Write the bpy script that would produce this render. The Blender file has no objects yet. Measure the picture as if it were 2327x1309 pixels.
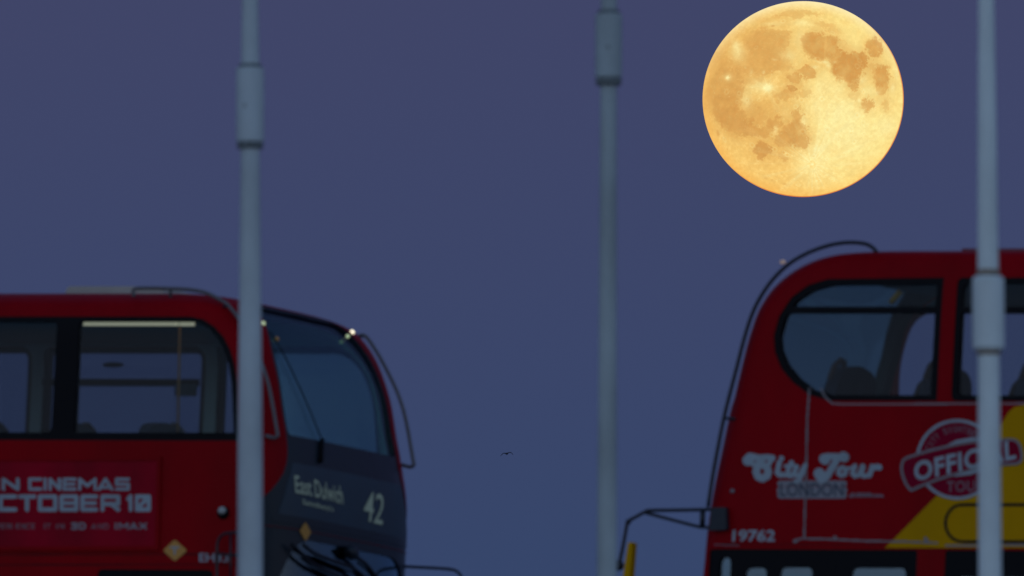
import bpy, bmesh, math, random
import numpy as np
from mathutils import Vector, Matrix
random.seed(4)
R = math.radians
sc = bpy.context.scene

# ------------------------------------------------------------------ camera
ELEV = R(5.4); FPX = 50290.0; CAMZ = 1.6; CX, CY = 1163.5, 654.5
cd = bpy.data.cameras.new('camera'); cam = bpy.data.objects.new('camera', cd)
sc.collection.objects.link(cam); sc.camera = cam
cam.location = (0, 0, CAMZ); cam.rotation_euler = (R(90) + ELEV, 0, 0)
cd.sensor_width = 36.0; cd.lens = FPX / 2327.0 * 36.0
cd.clip_start = 1.0; cd.clip_end = 60000.0
cd.dof.use_dof = True; cd.dof.focus_distance = 20000.0; cd.dof.aperture_fstop = 21.0
cd.dof.aperture_blades = 9

# ------------------------------------------------------------------ sky and light
w = bpy.data.worlds.new("World"); sc.world = w; w.use_nodes = True
nt = w.node_tree; N = nt.nodes; Lk = nt.links
bg = N['Background']
tc = N.new('ShaderNodeTexCoord'); sx = N.new('ShaderNodeSeparateXYZ'); Lk.new(tc.outputs['Generated'], sx.inputs[0])
# dusk sky: dark blue anti-solar side towards +Y, pale afterglow behind the camera towards -Y
def ramp(stops):
    r = N.new('ShaderNodeValToRGB'); els = r.color_ramp.elements
    while len(els) > 1: els.remove(els[-1])
    els[0].position = stops[0][0]; els[0].color = (*stops[0][1], 1)
    for p, c in stops[1:]:
        q = els.new(p); q.color = (*c, 1)
    return r
east = ramp([(0.0, (0.030, 0.050, 0.115)), (0.081, (0.0370, 0.0612, 0.145)), (0.094, (0.0450, 0.0605, 0.142)),
             (0.108, (0.0520, 0.0598, 0.138)), (0.35, (0.050, 0.060, 0.150)), (1.0, (0.035, 0.055, 0.13))])
west = ramp([(0.0, (0.42, 0.39, 0.44)), (0.10, (0.42, 0.44, 0.53)), (0.35, (0.24, 0.36, 0.52)), (1.0, (0.06, 0.11, 0.21))])
Lk.new(sx.outputs['Z'], east.inputs[0]); Lk.new(sx.outputs['Z'], west.inputs[0])
mr = N.new('ShaderNodeMapRange'); mr.interpolation_type = 'SMOOTHSTEP'
mr.inputs['From Min'].default_value = 0.75; mr.inputs['From Max'].default_value = -0.75
Lk.new(sx.outputs['Y'], mr.inputs['Value'])
mx = N.new('ShaderNodeMix'); mx.data_type = 'RGBA'
Lk.new(mr.outputs[0], mx.inputs[0]); Lk.new(east.outputs[0], mx.inputs[6]); Lk.new(west.outputs[0], mx.inputs[7])
Lk.new(mx.outputs[2], bg.inputs[0]); bg.inputs[1].default_value = 1.0

ld = bpy.data.lights.new('afterglow_sun', 'SUN'); ld.energy = 0.06; ld.angle = R(25); ld.color = (1.0, 0.86, 0.74)
lo = bpy.data.objects.new('afterglow_sun', ld); sc.collection.objects.link(lo); lo.rotation_euler = (R(84), 0, R(-25))

sc.view_settings.view_transform = 'Standard'; sc.view_settings.look = 'None'
sc.view_settings.exposure = 0.0; sc.view_settings.gamma = 1.0
sc.render.engine = 'CYCLES'
sc.cycles.max_bounces = 8; sc.cycles.transparent_max_bounces = 24

# ------------------------------------------------------------------ view helpers (photo measurement -> metres)
VR = Vector((1, 0, 0)); VU = Vector((0, -math.sin(ELEV), math.cos(ELEV))); VF = Vector((0, math.cos(ELEV), math.sin(ELEV)))
CAM = Vector((0, 0, CAMZ))
def P(px, py, d): return CAM + d * (VF + VR * ((px - CX) / FPX) + VU * ((CY - py) / FPX))
AL, BE = R(27), R(6)
def vv(x, y, z): return VR * x + VU * y + VF * z
F_ = vv(math.cos(AL), 0, -math.sin(AL))
L_ = vv(math.sin(AL) * math.cos(BE), -math.sin(BE), math.cos(AL) * math.cos(BE))
U_ = vv(math.sin(AL) * math.sin(BE), math.cos(BE), math.cos(AL) * math.sin(BE))

# ------------------------------------------------------------------ materials
def lin(c):
    return tuple((x / 255 / 12.92) if x / 255 <= 0.04045 else ((x / 255 + 0.055) / 1.055) ** 2.4 for x in c)
MATS = {}
def mat(name, col, rough=0.5, metal=0.0, coat=0.0, spec=0.5, dirt=0.0, dscale=1.2, emis=None, estr=0.0, bump=0.0):
    m = bpy.data.materials.new(name); m.use_nodes = True
    t = m.node_tree; p = t.nodes['Principled BSDF']
    p.inputs['Base Color'].default_value = (*col, 1); p.inputs['Roughness'].default_value = rough
    p.inputs['Metallic'].default_value = metal; p.inputs['Coat Weight'].default_value = coat
    p.inputs['Coat Roughness'].default_value = 0.12
    p.inputs['Specular IOR Level'].default_value = spec
    if emis:
        p.inputs['Emission Color'].default_value = (*emis, 1); p.inputs['Emission Strength'].default_value = estr
    if dirt > 0:
        g = t.nodes.new('ShaderNodeTexCoord')
        n = t.nodes.new('ShaderNodeTexNoise'); n.inputs['Scale'].default_value = dscale; n.inputs['Detail'].default_value = 7
        n.inputs['Roughness'].default_value = 0.62
        mp = t.nodes.new('ShaderNodeMapping'); mp.inputs['Scale'].default_value = (1, 1, 0.45)
        t.links.new(g.outputs['Object'], mp.inputs[0]); t.links.new(mp.outputs[0], n.inputs[0])
        r = t.nodes.new('ShaderNodeMapRange'); r.inputs['From Min'].default_value = 0.32; r.inputs['From Max'].default_value = 0.70
        r.inputs['To Min'].default_value = 1 - dirt; r.inputs['To Max'].default_value = 1 + dirt * 0.6
        t.links.new(n.outputs[0], r.inputs[0])
        mm = t.nodes.new('ShaderNodeVectorMath'); mm.operation = 'SCALE'; mm.inputs[0].default_value = col
        t.links.new(r.outputs[0], mm.inputs['Scale']); t.links.new(mm.outputs[0], p.inputs['Base Color'])
        r2 = t.nodes.new('ShaderNodeMapRange'); r2.inputs['From Min'].default_value = 0.3; r2.inputs['From Max'].default_value = 0.7
        r2.inputs['To Min'].default_value = max(0.05, rough - 0.12); r2.inputs['To Max'].default_value = min(1, rough + 0.15)
        t.links.new(n.outputs[0], r2.inputs[0]); t.links.new(r2.outputs[0], p.inputs['Roughness'])
    MATS[name] = m; return m
def glass(name, tint, refl=0.6, rough=0.03, gcol=(0.8, 0.9, 1.0)):
    m = bpy.data.materials.new(name); m.use_nodes = True
    t = m.node_tree; t.nodes.clear()
    o = t.nodes.new('ShaderNodeOutputMaterial'); mixs = t.nodes.new('ShaderNodeMixShader')
    tr = t.nodes.new('ShaderNodeBsdfTransparent'); tr.inputs[0].default_value = (*tint, 1)
    gl = t.nodes.new('ShaderNodeBsdfGlossy'); gl.inputs['Roughness'].default_value = rough; gl.inputs[0].default_value = (*gcol, 1)
    fr = t.nodes.new('ShaderNodeFresnel'); fr.inputs[0].default_value = 1.5
    mu = t.nodes.new('ShaderNodeMath'); mu.operation = 'MULTIPLY'; mu.inputs[1].default_value = refl
    t.links.new(fr.outputs[0], mu.inputs[0]); t.links.new(mu.outputs[0], mixs.inputs[0])
    t.links.new(tr.outputs[0], mixs.inputs[1]); t.links.new(gl.outputs[0], mixs.inputs[2]); t.links.new(mixs.outputs[0], o.inputs[0])
    MATS[name] = m; return m
mat('red_paint', (0.285, 0.0004, 0.006), 0.42, dirt=0.25, dscale=0.9, spec=0.05)
mat('crimson_print', (0.32, 0.001, 0.018), 0.45, dirt=0.35, dscale=1.6, spec=0.06)
mat('crimson_badge', (0.22, 0.001, 0.025), 0.5, spec=0.05)
mat('yellow_paint', (0.53, 0.29, 0.001), 0.45, dirt=0.14, spec=0.04)
mat('amber_print', (0.55, 0.28, 0.05), 0.5)
mat('white_print', (0.30, 0.39, 0.47), 0.5, dirt=0.2, dscale=6)
mat('faint_print', (0.20, 0.12, 0.16), 0.5, dirt=0.3, dscale=9)
mat('grey_print', (0.22, 0.23, 0.28), 0.5)
mat('navy_print', (0.03, 0.05, 0.09), 0.5)
mat('black_rubber', (0.004, 0.005, 0.008), 0.6, spec=0.12)
mat('black_gloss', (0.012, 0.022, 0.036), 0.35, spec=0.3, dirt=0.3)
mat('display_sheen', (0.036, 0.064, 0.098), 0.45, dirt=0.3, dscale=2, spec=0.3)  # black glass tone lightened blue-grey for the sky it reflects
mat('blind_letter', (0.26, 0.34, 0.30), 0.6, emis=(0.6, 0.8, 0.62), estr=0.045)
mat('dark_metal', (0.006, 0.009, 0.016), 0.4, metal=0.0, dirt=0.2, spec=0.3)
mat('rail_black', (0.010, 0.014, 0.026), 0.35, spec=0.4)
mat('grey_metal', (0.30, 0.33, 0.36), 0.4, metal=0.4)
mat('trim_grey', (0.20, 0.19, 0.22), 0.5)
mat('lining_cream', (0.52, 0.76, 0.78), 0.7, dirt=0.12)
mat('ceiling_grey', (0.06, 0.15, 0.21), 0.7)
mat('interior_dark', (0.04, 0.045, 0.055), 0.8)
mat('seat_fabric', (0.035, 0.055, 0.085), 0.85, dirt=0.4, dscale=12)
mat('seat_brown', (0.13, 0.085, 0.07), 0.8)
mat('orange_rail', (0.75, 0.36, 0.10), 0.5)
mat('yellow_rail', (0.85, 0.52, 0.03), 0.45)
mat('hatch_grey', (0.38, 0.39, 0.38), 0.6, dirt=0.2)
mat('hatch_red', (0.16, 0.03, 0.05), 0.6)
mat('rail_grey', (0.11, 0.11, 0.13), 0.45)
mat('light_tube', (0.8, 0.8, 0.7), 0.5, emis=(1.0, 0.97, 0.66), estr=0.46)
mat('lamp_warm', (0.8, 0.8, 0.7), 0.5, emis=(1.0, 0.90, 0.62), estr=1.6)
mat('lamp_dim', (0.6, 0.7, 0.5), 0.5, emis=(0.72, 0.9, 0.5), estr=0.55)
mat('lamp_peach', (0.6, 0.5, 0.4), 0.5, emis=(1.0, 0.62, 0.45), estr=0.12)
mat('tyre_rubber', (0.02, 0.02, 0.02), 0.85)
mat('rim_metal', (0.4, 0.4, 0.4), 0.4, metal=0.7)
mat('lens_clear', (0.35, 0.4, 0.42), 0.25)
mat('headlamp', (0.6, 0.62, 0.62), 0.15)
mat('pole_paint', (0.48, 0.59, 0.66), 0.55, dirt=0.24, dscale=2.5)
mat('pole_paint_worn', (0.39, 0.49, 0.54), 0.6, dirt=0.28, dscale=2.5)
mat('pole_paint_pale', (0.68, 0.82, 0.87), 0.5, dirt=0.2, dscale=2.5)
mat('pole_band', (0.16, 0.20, 0.22), 0.7, dirt=0.3, dscale=20)
mat('pole_rust', (0.30, 0.26, 0.21), 0.8, dirt=0.3, dscale=20)
mat('concrete', (0.27, 0.26, 0.25), 0.85, dirt=0.3, dscale=1.0)
mat('asphalt', (0.05, 0.05, 0.052), 0.9, dirt=0.25, dscale=6)
mat('parapet_paint', (0.22, 0.30, 0.34), 0.5, dirt=0.15)
mat('line_paint', (0.75, 0.75, 0.72), 0.6, dirt=0.2, dscale=8)
mat('water', (0.02, 0.03, 0.035), 0.12)
mat('bird_dark', (0.02, 0.022, 0.03), 0.8)
glass('side_glass', (0.695, 0.735, 0.77), 0.35)
glass('front_glass', (0.65, 0.85, 0.80), 0.35)
glass('lower_glass', (0.50, 0.62, 0.70), 3.2, gcol=(0.6, 0.85, 1.0))

# ------------------------------------------------------------------ mesh helpers
COL = sc.collection
def link(o, parent=None):
    COL.objects.link(o)
    if parent is not None: o.parent = parent
    return o
def mesh_obj(name, verts, faces, m, parent=None, smooth=False):
    me = bpy.data.meshes.new(name); me.from_pydata([tuple(v) for v in verts], [], faces); me.update()
    me.materials.append(MATS[m] if isinstance(m, str) else m)
    if smooth:
        for p in me.polygons: p.use_smooth = True
    return link(bpy.data.objects.new(name, me), parent)
def empty(name, label, cat, M=None, group=None):
    o = bpy.data.objects.new(name, None); COL.objects.link(o)
    if M is not None: o.matrix_world = M
    o['label'] = label; o['category'] = cat; o['kind'] = 'thing'
    if group: o['group'] = group
    return o
class MB:
    def __init__(s): s.v = []; s.f = []
    def add(s, vs, fs):
        n = len(s.v); s.v += [Vector(v) for v in vs]; s.f += [tuple(i + n for i in f) for f in fs]; return s
    def box(s, x0, x1, y0, y1, z0, z1):
        v = [(x, y, z) for z in (z0, z1) for y in (y0, y1) for x in (x0, x1)]
        return s.add(v, [(0, 2, 3, 1), (4, 5, 7, 6), (0, 1, 5, 4), (2, 6, 7, 3), (0, 4, 6, 2), (1, 3, 7, 5)])
    def tube(s, pts, r, n=8, caps=True):
        pts = [Vector(p) for p in pts]; rs = r if isinstance(r, (list, tuple)) else [r] * len(pts)
        vs = []; fs = []; ref = None
        for i, p in enumerate(pts):
            t = (pts[min(i + 1, len(pts) - 1)] - pts[max(i - 1, 0)]).normalized()
            if ref is None:
                ref = Vector((0, 0, 1)) if abs(t.z) < 0.9 else Vector((1, 0, 0))
            a_ = (ref - t * ref.dot(t)).normalized(); b_ = t.cross(a_); ref = a_
            for k in range(n):
                an = 2 * math.pi * k / n; vs.append(p + (a_ * math.cos(an) + b_ * math.sin(an)) * rs[i])
        for i in range(len(pts) - 1):
            for k in range(n):
                k2 = (k + 1) % n; fs.append((i * n + k, i * n + k2, (i + 1) * n + k2, (i + 1) * n + k))
        if caps:
            fs.append(tuple(reversed(range(n)))); fs.append(tuple((len(pts) - 1) * n + k for k in range(n)))
        return s.add(vs, fs)
    def sphere(s, c, r, n=12):
        c = Vector(c); r = r if isinstance(r, (list, tuple)) else (r, r, r); vs = [c + Vector((0, 0, r[2]))]; fs = []
        m_ = n // 2
        for i in range(1, m_):
            th = math.pi * i / m_
            for k in range(n):
                ph = 2 * math.pi * k / n
                vs.append(c + Vector((r[0] * math.sin(th) * math.cos(ph), r[1] * math.sin(th) * math.sin(ph), r[2] * math.cos(th))))
        vs.append(c - Vector((0, 0, r[2]))); last = len(vs) - 1
        for k in range(n):
            fs.append((0, 1 + k, 1 + (k + 1) % n))
            for i in range(m_ - 2):
                a1 = 1 + i * n; fs.append((a1 + k, a1 + n + k, a1 + n + (k + 1) % n, a1 + (k + 1) % n))
            a1 = 1 + (m_ - 2) * n; fs.append((a1 + k, last, a1 + (k + 1) % n))
        return s.add(vs, fs)
    def prism(s, poly, fn, d0, d1):
        """poly in 2d; fn(u,v,d)->3d"""
        n = len(poly); vs = [fn(u, v, d0) for u, v in poly] + [fn(u, v, d1) for u, v in poly]
        fs = [tuple(reversed(range(n))), tuple(range(n, 2 * n))] + [(i, (i + 1) % n, n + (i + 1) % n, n + i) for i in range(n)]
        return s.add(vs, fs)
    def build(s, name, m, parent=None, smooth=False): 
        o = mesh_obj(name, s.v, s.f, m, parent, smooth)
        return o
def fixnormals(o):
    bm = bmesh.new(); bm.from_mesh(o.data); bmesh.ops.recalc_face_normals(bm, faces=bm.faces); bm.to_mesh(o.data); bm.free()
def crom(pts, n=6):
    out = []; P_ = [np.array(p, float) for p in pts]
    for i in range(len(P_) - 1):
        p0 = P_[max(i - 1, 0)]; p1 = P_[i]; p2 = P_[i + 1]; p3 = P_[min(i + 2, len(P_) - 1)]
        for k in range(n):
            t = k / n
            out.append(0.5 * ((2 * p1) + (-p0 + p2) * t + (2 * p0 - 5 * p1 + 4 * p2 - p3) * t * t + (-p0 + 3 * p1 - 3 * p2 + p3) * t ** 3))
    out.append(P_[-1]); return out
def roundpoly(poly, r, n=5):
    out = []; m_ = len(poly); rr = r if isinstance(r, (list, tuple)) else [r] * m_
    for i in range(m_):
        p = Vector(poly[i]).to_2d() if len(poly[i]) == 3 else Vector(poly[i]); a_ = Vector(poly[i - 1]); c_ = Vector(poly[(i + 1) % m_])
        d1 = (a_ - p); d2 = (c_ - p); q = min(rr[i], d1.length * 0.49, d2.length * 0.49)
        if q < 1e-6: out.append(tuple(p)); continue
        s_ = p + d1.normalized() * q; e_ = p + d2.normalized() * q
        for k in range(n + 1):
            t = k / n; out.append(tuple(s_ * (1 - t) ** 2 + p * 2 * t * (1 - t) + e_ * t * t))
    return out

# text: vector font outline -> flat mesh
def text_geo(txt, bold=0.0, shear=0.0, spacing=1.0):
    cu = bpy.data.curves.new('t', 'FONT'); cu.body = txt; cu.size = 1.0; cu.offset = bold; cu.shear = shear; cu.space_character = spacing
    cu.resolution_u = 4
    o = bpy.data.objects.new('t', cu); COL.objects.link(o)
    dg = bpy.context.evaluated_depsgraph_get(); me = bpy.data.meshes.new_from_object(o.evaluated_get(dg))
    vs = np.array([v.co[:2] for v in me.vertices]); fs = [tuple(p.vertices) for p in me.polygons]
    bpy.data.objects.remove(o); bpy.data.curves.remove(cu); bpy.data.meshes.remove(me)
    mn = vs.min(0); mxx = vs.max(0); vs = (vs - mn) / (mxx - mn)
    return vs, fs      # normalised to a unit box
# raster of capsule strokes -> merged runs of quads (no overlaps)
def stroke_geo(segs, cell, square=False):
    S_ = np.array([(s + (s[4],) if len(s) == 5 else s) for s in segs], float)
    x0 = min((S_[:, 0] - S_[:, 4]).min(), (S_[:, 2] - S_[:, 5]).min()); x1 = max((S_[:, 0] + S_[:, 4]).max(), (S_[:, 2] + S_[:, 5]).max())
    y0 = min((S_[:, 1] - S_[:, 4]).min(), (S_[:, 3] - S_[:, 5]).min()); y1 = max((S_[:, 1] + S_[:, 4]).max(), (S_[:, 3] + S_[:, 5]).max())
    nx = int((x1 - x0) / cell) + 1; ny = int((y1 - y0) / cell) + 1
    X, Y = np.meshgrid(x0 + (np.arange(nx) + .5) * cell, y0 + (np.arange(ny) + .5) * cell)
    G = np.zeros(X.shape, bool)
    for a0, b0, a1, b1, r0, r1 in S_:
        dx, dy = a1 - a0, b1 - b0; L2 = dx * dx + dy * dy
        t = np.clip(((X - a0) * dx + (Y - b0) * dy) / L2, 0, 1) if L2 > 0 else np.zeros(X.shape)
        ex, ey = X - a0 - t * dx, Y - b0 - t * dy
        d = np.maximum(abs(ex), abs(ey)) if square else np.hypot(ex, ey)
        G |= d < r0 + (r1 - r0) * t
    vs = []; fs = []
    for j in range(ny):
        i = 0
        while i < nx:
            if G[j, i]:
                k = i
                while k < nx and G[j, k]: k += 1
                xa, xb, ya, yb = x0 + i * cell, x0 + k * cell, y0 + j * cell, y0 + (j + 1) * cell
                n = len(vs); vs += [(xa, ya), (xb, ya), (xb, yb), (xa, yb)]; fs.append((n, n + 1, n + 2, n + 3)); i = k
            else: i += 1
    return np.array(vs), fs

# ------------------------------------------------------------------ bus body
class Bus:
    """local axes: x forward, y left, z up; side: +1/-1 = sign of y of the side that faces the camera"""
    def __init__(s, M, side, prof, B, p, length, W=1.27):
        s.M = M; s.Mi = M.inverted(); s.side = side; s.prof = crom(prof, 5); s.B = B; s.p = p; s.len = length; s.W = W
        s.zs = [q[1] for q in s.prof]
    def px(s, px, py, off=0.0):      # photo pixel -> (x, z) on the near side
        o = s.Mi @ CAM; d = (s.Mi @ P(px, py, 100.0)) - o
        t = (s.side * (s.W + off) - o.y) / d.y; q = o + d * t
        return (q.x, q.z)
    def X(s, z):
        z = min(max(z, s.zs[0]), s.zs[-1])
        for i in range(len(s.prof) - 1):
            if s.zs[i] <= z <= s.zs[i + 1] + 1e-9:
                t = (z - s.zs[i]) / max(1e-6, s.zs[i + 1] - s.zs[i]); return s.prof[i][0] * (1 - t) + s.prof[i + 1][0] * t
        return s.prof[-1][0]
    def front(s, y, z, off=0.0):
        u = min(1.0, abs(y) / s.W); return s.X(z) - s.B * (1 - (1 - u ** s.p) ** (1 / s.p)) + off
    def pxf(s, px, py):             # photo pixel -> (y, z) on the front surface
        o = s.Mi @ CAM; d = (s.Mi @ P(px, py, 100.0)) - o; best = None
        t0 = (-0.2 - o.x) / d.x
        lo_, hi_ = t0 * 0.985, t0 * 1.015; prev = None
        for i in range(2001):
            t = lo_ + (hi_ - lo_) * i / 2000; q = o + d * t
            if abs(q.y) > s.W: prev = None; continue
            g = q.x - s.front(q.y, q.z)
            if prev is not None and prev > 0 >= g: return (q.y, q.z)
            prev = g
        return None
    def loft(s, inset, zmin=None):
        vs = []; fs = []; nq = 12; rings = []
        A = [math.pi / 2 * k / nq for k in range(nq + 1)]
        rows = [(q[0], q[1], q[2]) for q in s.prof]
        for (X, z, w_) in rows:
            X_ = X - inset; w2 = w_ - inset; z2 = z
            if z > 3.9: z2 = z - inset * min(1, (z - 3.9) / 0.3)
            if zmin is not None and z2 < zmin: z2 = zmin + (z2 - zmin) * 1e-3
            rear = -s.len + inset + (s.W - w_) * 0.7
            ring = []
            B_ = s.B
            for a_ in A:     # from centre front to left side
                y = w2 * math.sin(a_) ** (2 / s.p); x = X_ - B_ + B_ * max(0, math.cos(a_)) ** (2 / s.p)
                ring.append((x, y, z2))
            rb = 0.18
            for k in range(5):
                t = math.pi / 2 * k / 4; ring.append((rear + rb - rb * math.sin(t), w2 - rb + rb * math.cos(t), z2))
            full = ring + [(x, -y, z) for x, y, z in reversed(ring[1:])]
            rings.append(full)
        n = len(rings[0])
        for r in rings: vs += r
        for i in range(len(rings) - 1):
            for k in range(n):
                k2 = (k + 1) % n; fs.append((i * n + k, i * n + k2, (i + 1) * n + k2, (i + 1) * n + k))
        fs.append(tuple(reversed(range(n)))); fs.append(tuple((len(rings) - 1) * n + k for k in range(n)))
        return vs, fs

def tmp(vs, fs):
    me = bpy.data.meshes.new('tmp'); me.from_pydata([tuple(v) for v in vs], [], fs); me.update()
    o = bpy.data.objects.new('tmp', me); COL.objects.link(o)
    bm = bmesh.new(); bm.from_mesh(me); bmesh.ops.recalc_face_normals(bm, faces=bm.faces); bm.to_mesh(me); bm.free()
    return o
def boolean(base, ops):
    """ops: list of (object, 'DIFFERENCE'|'INTERSECT'|'UNION'); returns a new mesh"""
    for o, k in ops:
        md = base.modifiers.new('b', 'BOOLEAN'); md.object = o; md.operation = k; md.solver = 'EXACT'
    dg = bpy.context.evaluated_depsgraph_get(); me = bpy.data.meshes.new_from_object(base.evaluated_get(dg))
    base.modifiers.clear(); return me
def finish(me, name, m, parent, angle=35):
    me.name = name; me.materials.clear(); me.materials.append(MATS[m])
    bm = bmesh.new(); bm.from_mesh(me)
    for f in bm.faces: f.smooth = True; f.material_index = 0
    for ed in bm.edges:
        if len(ed.link_faces) == 2 and ed.calc_face_angle(0) > R(angle): ed.smooth = False
    bm.to_mesh(me); bm.free()
    return link(bpy.data.objects.new(name, me), parent)
def rm(*obs):
    for o in obs:
        me = o.data; bpy.data.objects.remove(o); bpy.data.meshes.remove(me)

def side_cut(polys, y0=-1.6, y1=1.6):
    mb = MB()
    for p in polys: mb.prism(p, lambda u, v, d: (u, d, v), y0, y1)
    return tmp(mb.v, mb.f)
def front_cut(polys, x0=-1.35, x1=0.6):
    mb = MB()
    for p in polys: mb.prism(p, lambda u, v, d: (d, u, v), x0, x1)
    return tmp(mb.v, mb.f)
def rect(x0, x1, z0, z1, r=0.05): return roundpoly([(x0, z0), (x1, z0), (x1, z1), (x0, z1)], r, 4)

def wheel(root, x, y, sgn):
    mb = MB(); r = 0.48; n = 28; prof = [(0.30, 0), (0.44, 0), (0.48, 0.04), (0.48, 0.24), (0.44, 0.28), (0.30, 0.28)]
    vs = []; fs = []
    for k in range(n):
        an = 2 * math.pi * k / n
        for rr, d in prof: vs.append((x + rr * math.cos(an), y - sgn * d, 0.48 + rr * math.sin(an)))
    m_ = len(prof)
    for k in range(n):
        for j in range(m_):
            fs.append((k * m_ + j, k * m_ + (j + 1) % m_, ((k + 1) % n) * m_ + (j + 1) % m_, ((k + 1) % n) * m_ + j))
    wo = empty_part('wheel', root)
    mesh_obj('tyre', vs, fs, 'tyre_rubber', wo, True)
    mb = MB(); mb.tube([(x, y - sgn * 0.05, 0.48), (x, y - sgn * 0.26, 0.48)], 0.30, 24); mb.tube([(x, y, 0.48), (x, y - sgn * 0.06, 0.48)], 0.1, 12)
    mb.build('rim', 'rim_metal', wo)
def empty_part(name, parent):
    o = bpy.data.objects.new(name, None); COL.objects.link(o); o.parent = parent; return o

def decal(bus, name, geo, m, off, root, quad=None, label=None, box=None):
    """flat lettering laid on the near side. geo=(vs,fs) ; quad = photo corners (bl, br, tl) for unit-box geometry"""
    vs, fs = geo
    if quad is not None:
        bl, br, tl = [np.array(bus.px(*q)) for q in quad]
        pts = [bl + (br - bl) * u + (tl - bl) * v for u, v in vs]
    else: pts = [bus.px(u, v) for u, v in vs]
    y = bus.side * (bus.W + off)
    o = mesh_obj(name, [(p[0], y, p[1]) for p in pts], fs, m, root)
    if label: o['label'] = label
    return o
def seg_poly(pts, r, closed=False):
    n = len(pts); return [(pts[i][0], pts[i][1], pts[(i + 1) % n][0], pts[(i + 1) % n][1], r) for i in range(n if closed else n - 1)]

def seat_mesh():
    me_back = MB(); 
    poly = roundpoly([(-0.40, 0.42), (-0.34, 1.12), (0.0, 1.17), (0.34, 1.12), (0.40, 0.42)][::-1], [0.05, 0.2, 0.1, 0.2, 0.05], 5)
    me_back.prism(poly, lambda u, v, d: (d - 0.18 * (v - 0.42), u, v), -0.05, 0.05)
    cush = MB(); cush.prism(roundpoly([(0.05, 0.32), (0.48, 0.34), (0.50, 0.46), (0.05, 0.44)], 0.04, 4), lambda u, v, d: (u, d, v), -0.42, 0.42)
    fr = MB(); fr.tube([(0.25, -0.3, 0), (0.25, -0.3, 0.34)], 0.02); fr.tube([(0.25, 0.3, 0), (0.25, 0.3, 0.34)], 0.02)
    grab = MB(); grab.tube([(-0.13, 0.20, 1.13), (-0.16, 0.24, 1.17), (-0.17, 0.33, 1.175), (-0.15, 0.39, 1.13), (-0.12, 0.40, 1.05)], 0.022, 8)
    return me_back, cush, fr, grab
SEAT = None
def seats(root, xs, zfloor, brown=False, h=1.0):
    global SEAT
    if SEAT is None:
        SEAT = []
        for mb, nm, m in zip(seat_mesh(), ('backrest', 'cushion', 'seat_frame', 'grab_handle'), ('seat_fabric', 'seat_fabric', 'grey_metal', 'seat_brown')):
            me = bpy.data.meshes.new(nm); me.from_pydata([tuple(v) for v in mb.v], [], mb.f); me.materials.append(MATS[m]); SEAT.append((nm, me))
    for x in xs:
        for y in (-0.74, 0.74):
            s_ = empty_part('seat', root); s_.location = (x, y, zfloor); s_.scale = (1, 1, h)
            for nm, me in SEAT: link(bpy.data.objects.new(nm, me), s_)

def shell_between(bus, i0, i1):
    a_ = tmp(*bus.loft(i0)); b_ = tmp(*bus.loft(i1)); me = boolean(a_, [(b_, 'DIFFERENCE')]); rm(a_, b_)
    o = bpy.data.objects.new('tmp', me); COL.objects.link(o); return o

def grow(poly, d):
    """offset a polygon outwards (d>0)"""
    n = len(poly); ar = sum(poly[i][0] * poly[(i + 1) % n][1] - poly[(i + 1) % n][0] * poly[i][1] for i in range(n)); sg = 1 if ar > 0 else -1
    out = []
    for i in range(n):
        p = Vector(poly[i]); a_ = (p - Vector(poly[i - 1])); c_ = (Vector(poly[(i + 1) % n]) - p)
        if a_.length < 1e-7: a_ = c_
        if c_.length < 1e-7: c_ = a_
        a_.normalize(); c_.normalize(); n1 = Vector((a_.y, -a_.x)); n2 = Vector((c_.y, -c_.x)); m_ = (n1 + n2)
        m_ = m_.normalized() / max(0.5, math.cos(n1.angle(n2, 0) / 2)) if m_.length > 1e-6 else n1
        out.append(tuple(p + m_ * d * sg))
    return out

# ================================================================== LEFT BUS
def frame_matrix(O, F, Lf, Uu):
    M = Matrix((( F.x, Lf.x, Uu.x, O.x), (F.y, Lf.y, Uu.y, O.y), (F.z, Lf.z, Uu.z, O.z), (0, 0, 0, 1))); return M
OL = P(520, 672, 173.5) - (F_ * -0.4 - L_ * 1.27 + U_ * 4.3)
ML = frame_matrix(OL, F_, L_, U_)
profL = [(-0.02, 0.28, 1.27), (0.0, 0.6, 1.27), (0.02, 1.2, 1.27), (0.02, 2.0, 1.27), (0.0, 2.8, 1.27), (-0.07, 3.2, 1.27), (-0.124, 3.41, 1.27), (-0.19, 3.69, 1.27),
         (-0.275, 3.91, 1.268), (-0.370, 4.08, 1.262), (-0.49, 4.225, 1.225), (-0.61, 4.297, 1.13), (-0.76, 4.338, 1.01), (-0.96, 4.360, 0.86), (-1.2, 4.373, 0.70), (-1.6, 4.382, 0.48), (-2.2, 4.388, 0.25)]
profL = [(x + 0.13, z, w_) for x, z, w_ in profL]
busL = Bus(ML, -1, profL, 0.42, 3.6, 10.4)
OR = P(1900, 568, 166.8) - (F_ * 1.2 - L_ * 1.27 + U_ * 4.3)
MR = frame_matrix(OR, -F_, -L_, U_)
profR = [(0.10, 0.28, 1.27), (0.10, 0.7, 1.27), (0.06, 1.3, 1.27), (0.02, 1.87, 1.27), (0.0, 2.22, 1.27), (-0.037, 2.51, 1.27), (-0.085, 2.78, 1.27), (-0.136, 3.06, 1.27),
         (-0.217, 3.46, 1.27), (-0.276, 3.70, 1.268), (-0.345, 3.88, 1.265), (-0.47, 4.05, 1.255), (-0.64, 4.18, 1.235), (-0.83, 4.262, 1.20), (-1.02, 4.297, 1.14), (-1.3, 4.32, 1.0), (-1.7, 4.34, 0.7), (-2.4, 4.35, 0.3)]
busR = Bus(MR, 1, profR, 0.5, 3.0, 10.4)

def pxpoly(bus, pts): return [bus.px(*p) for p in pts]

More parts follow.
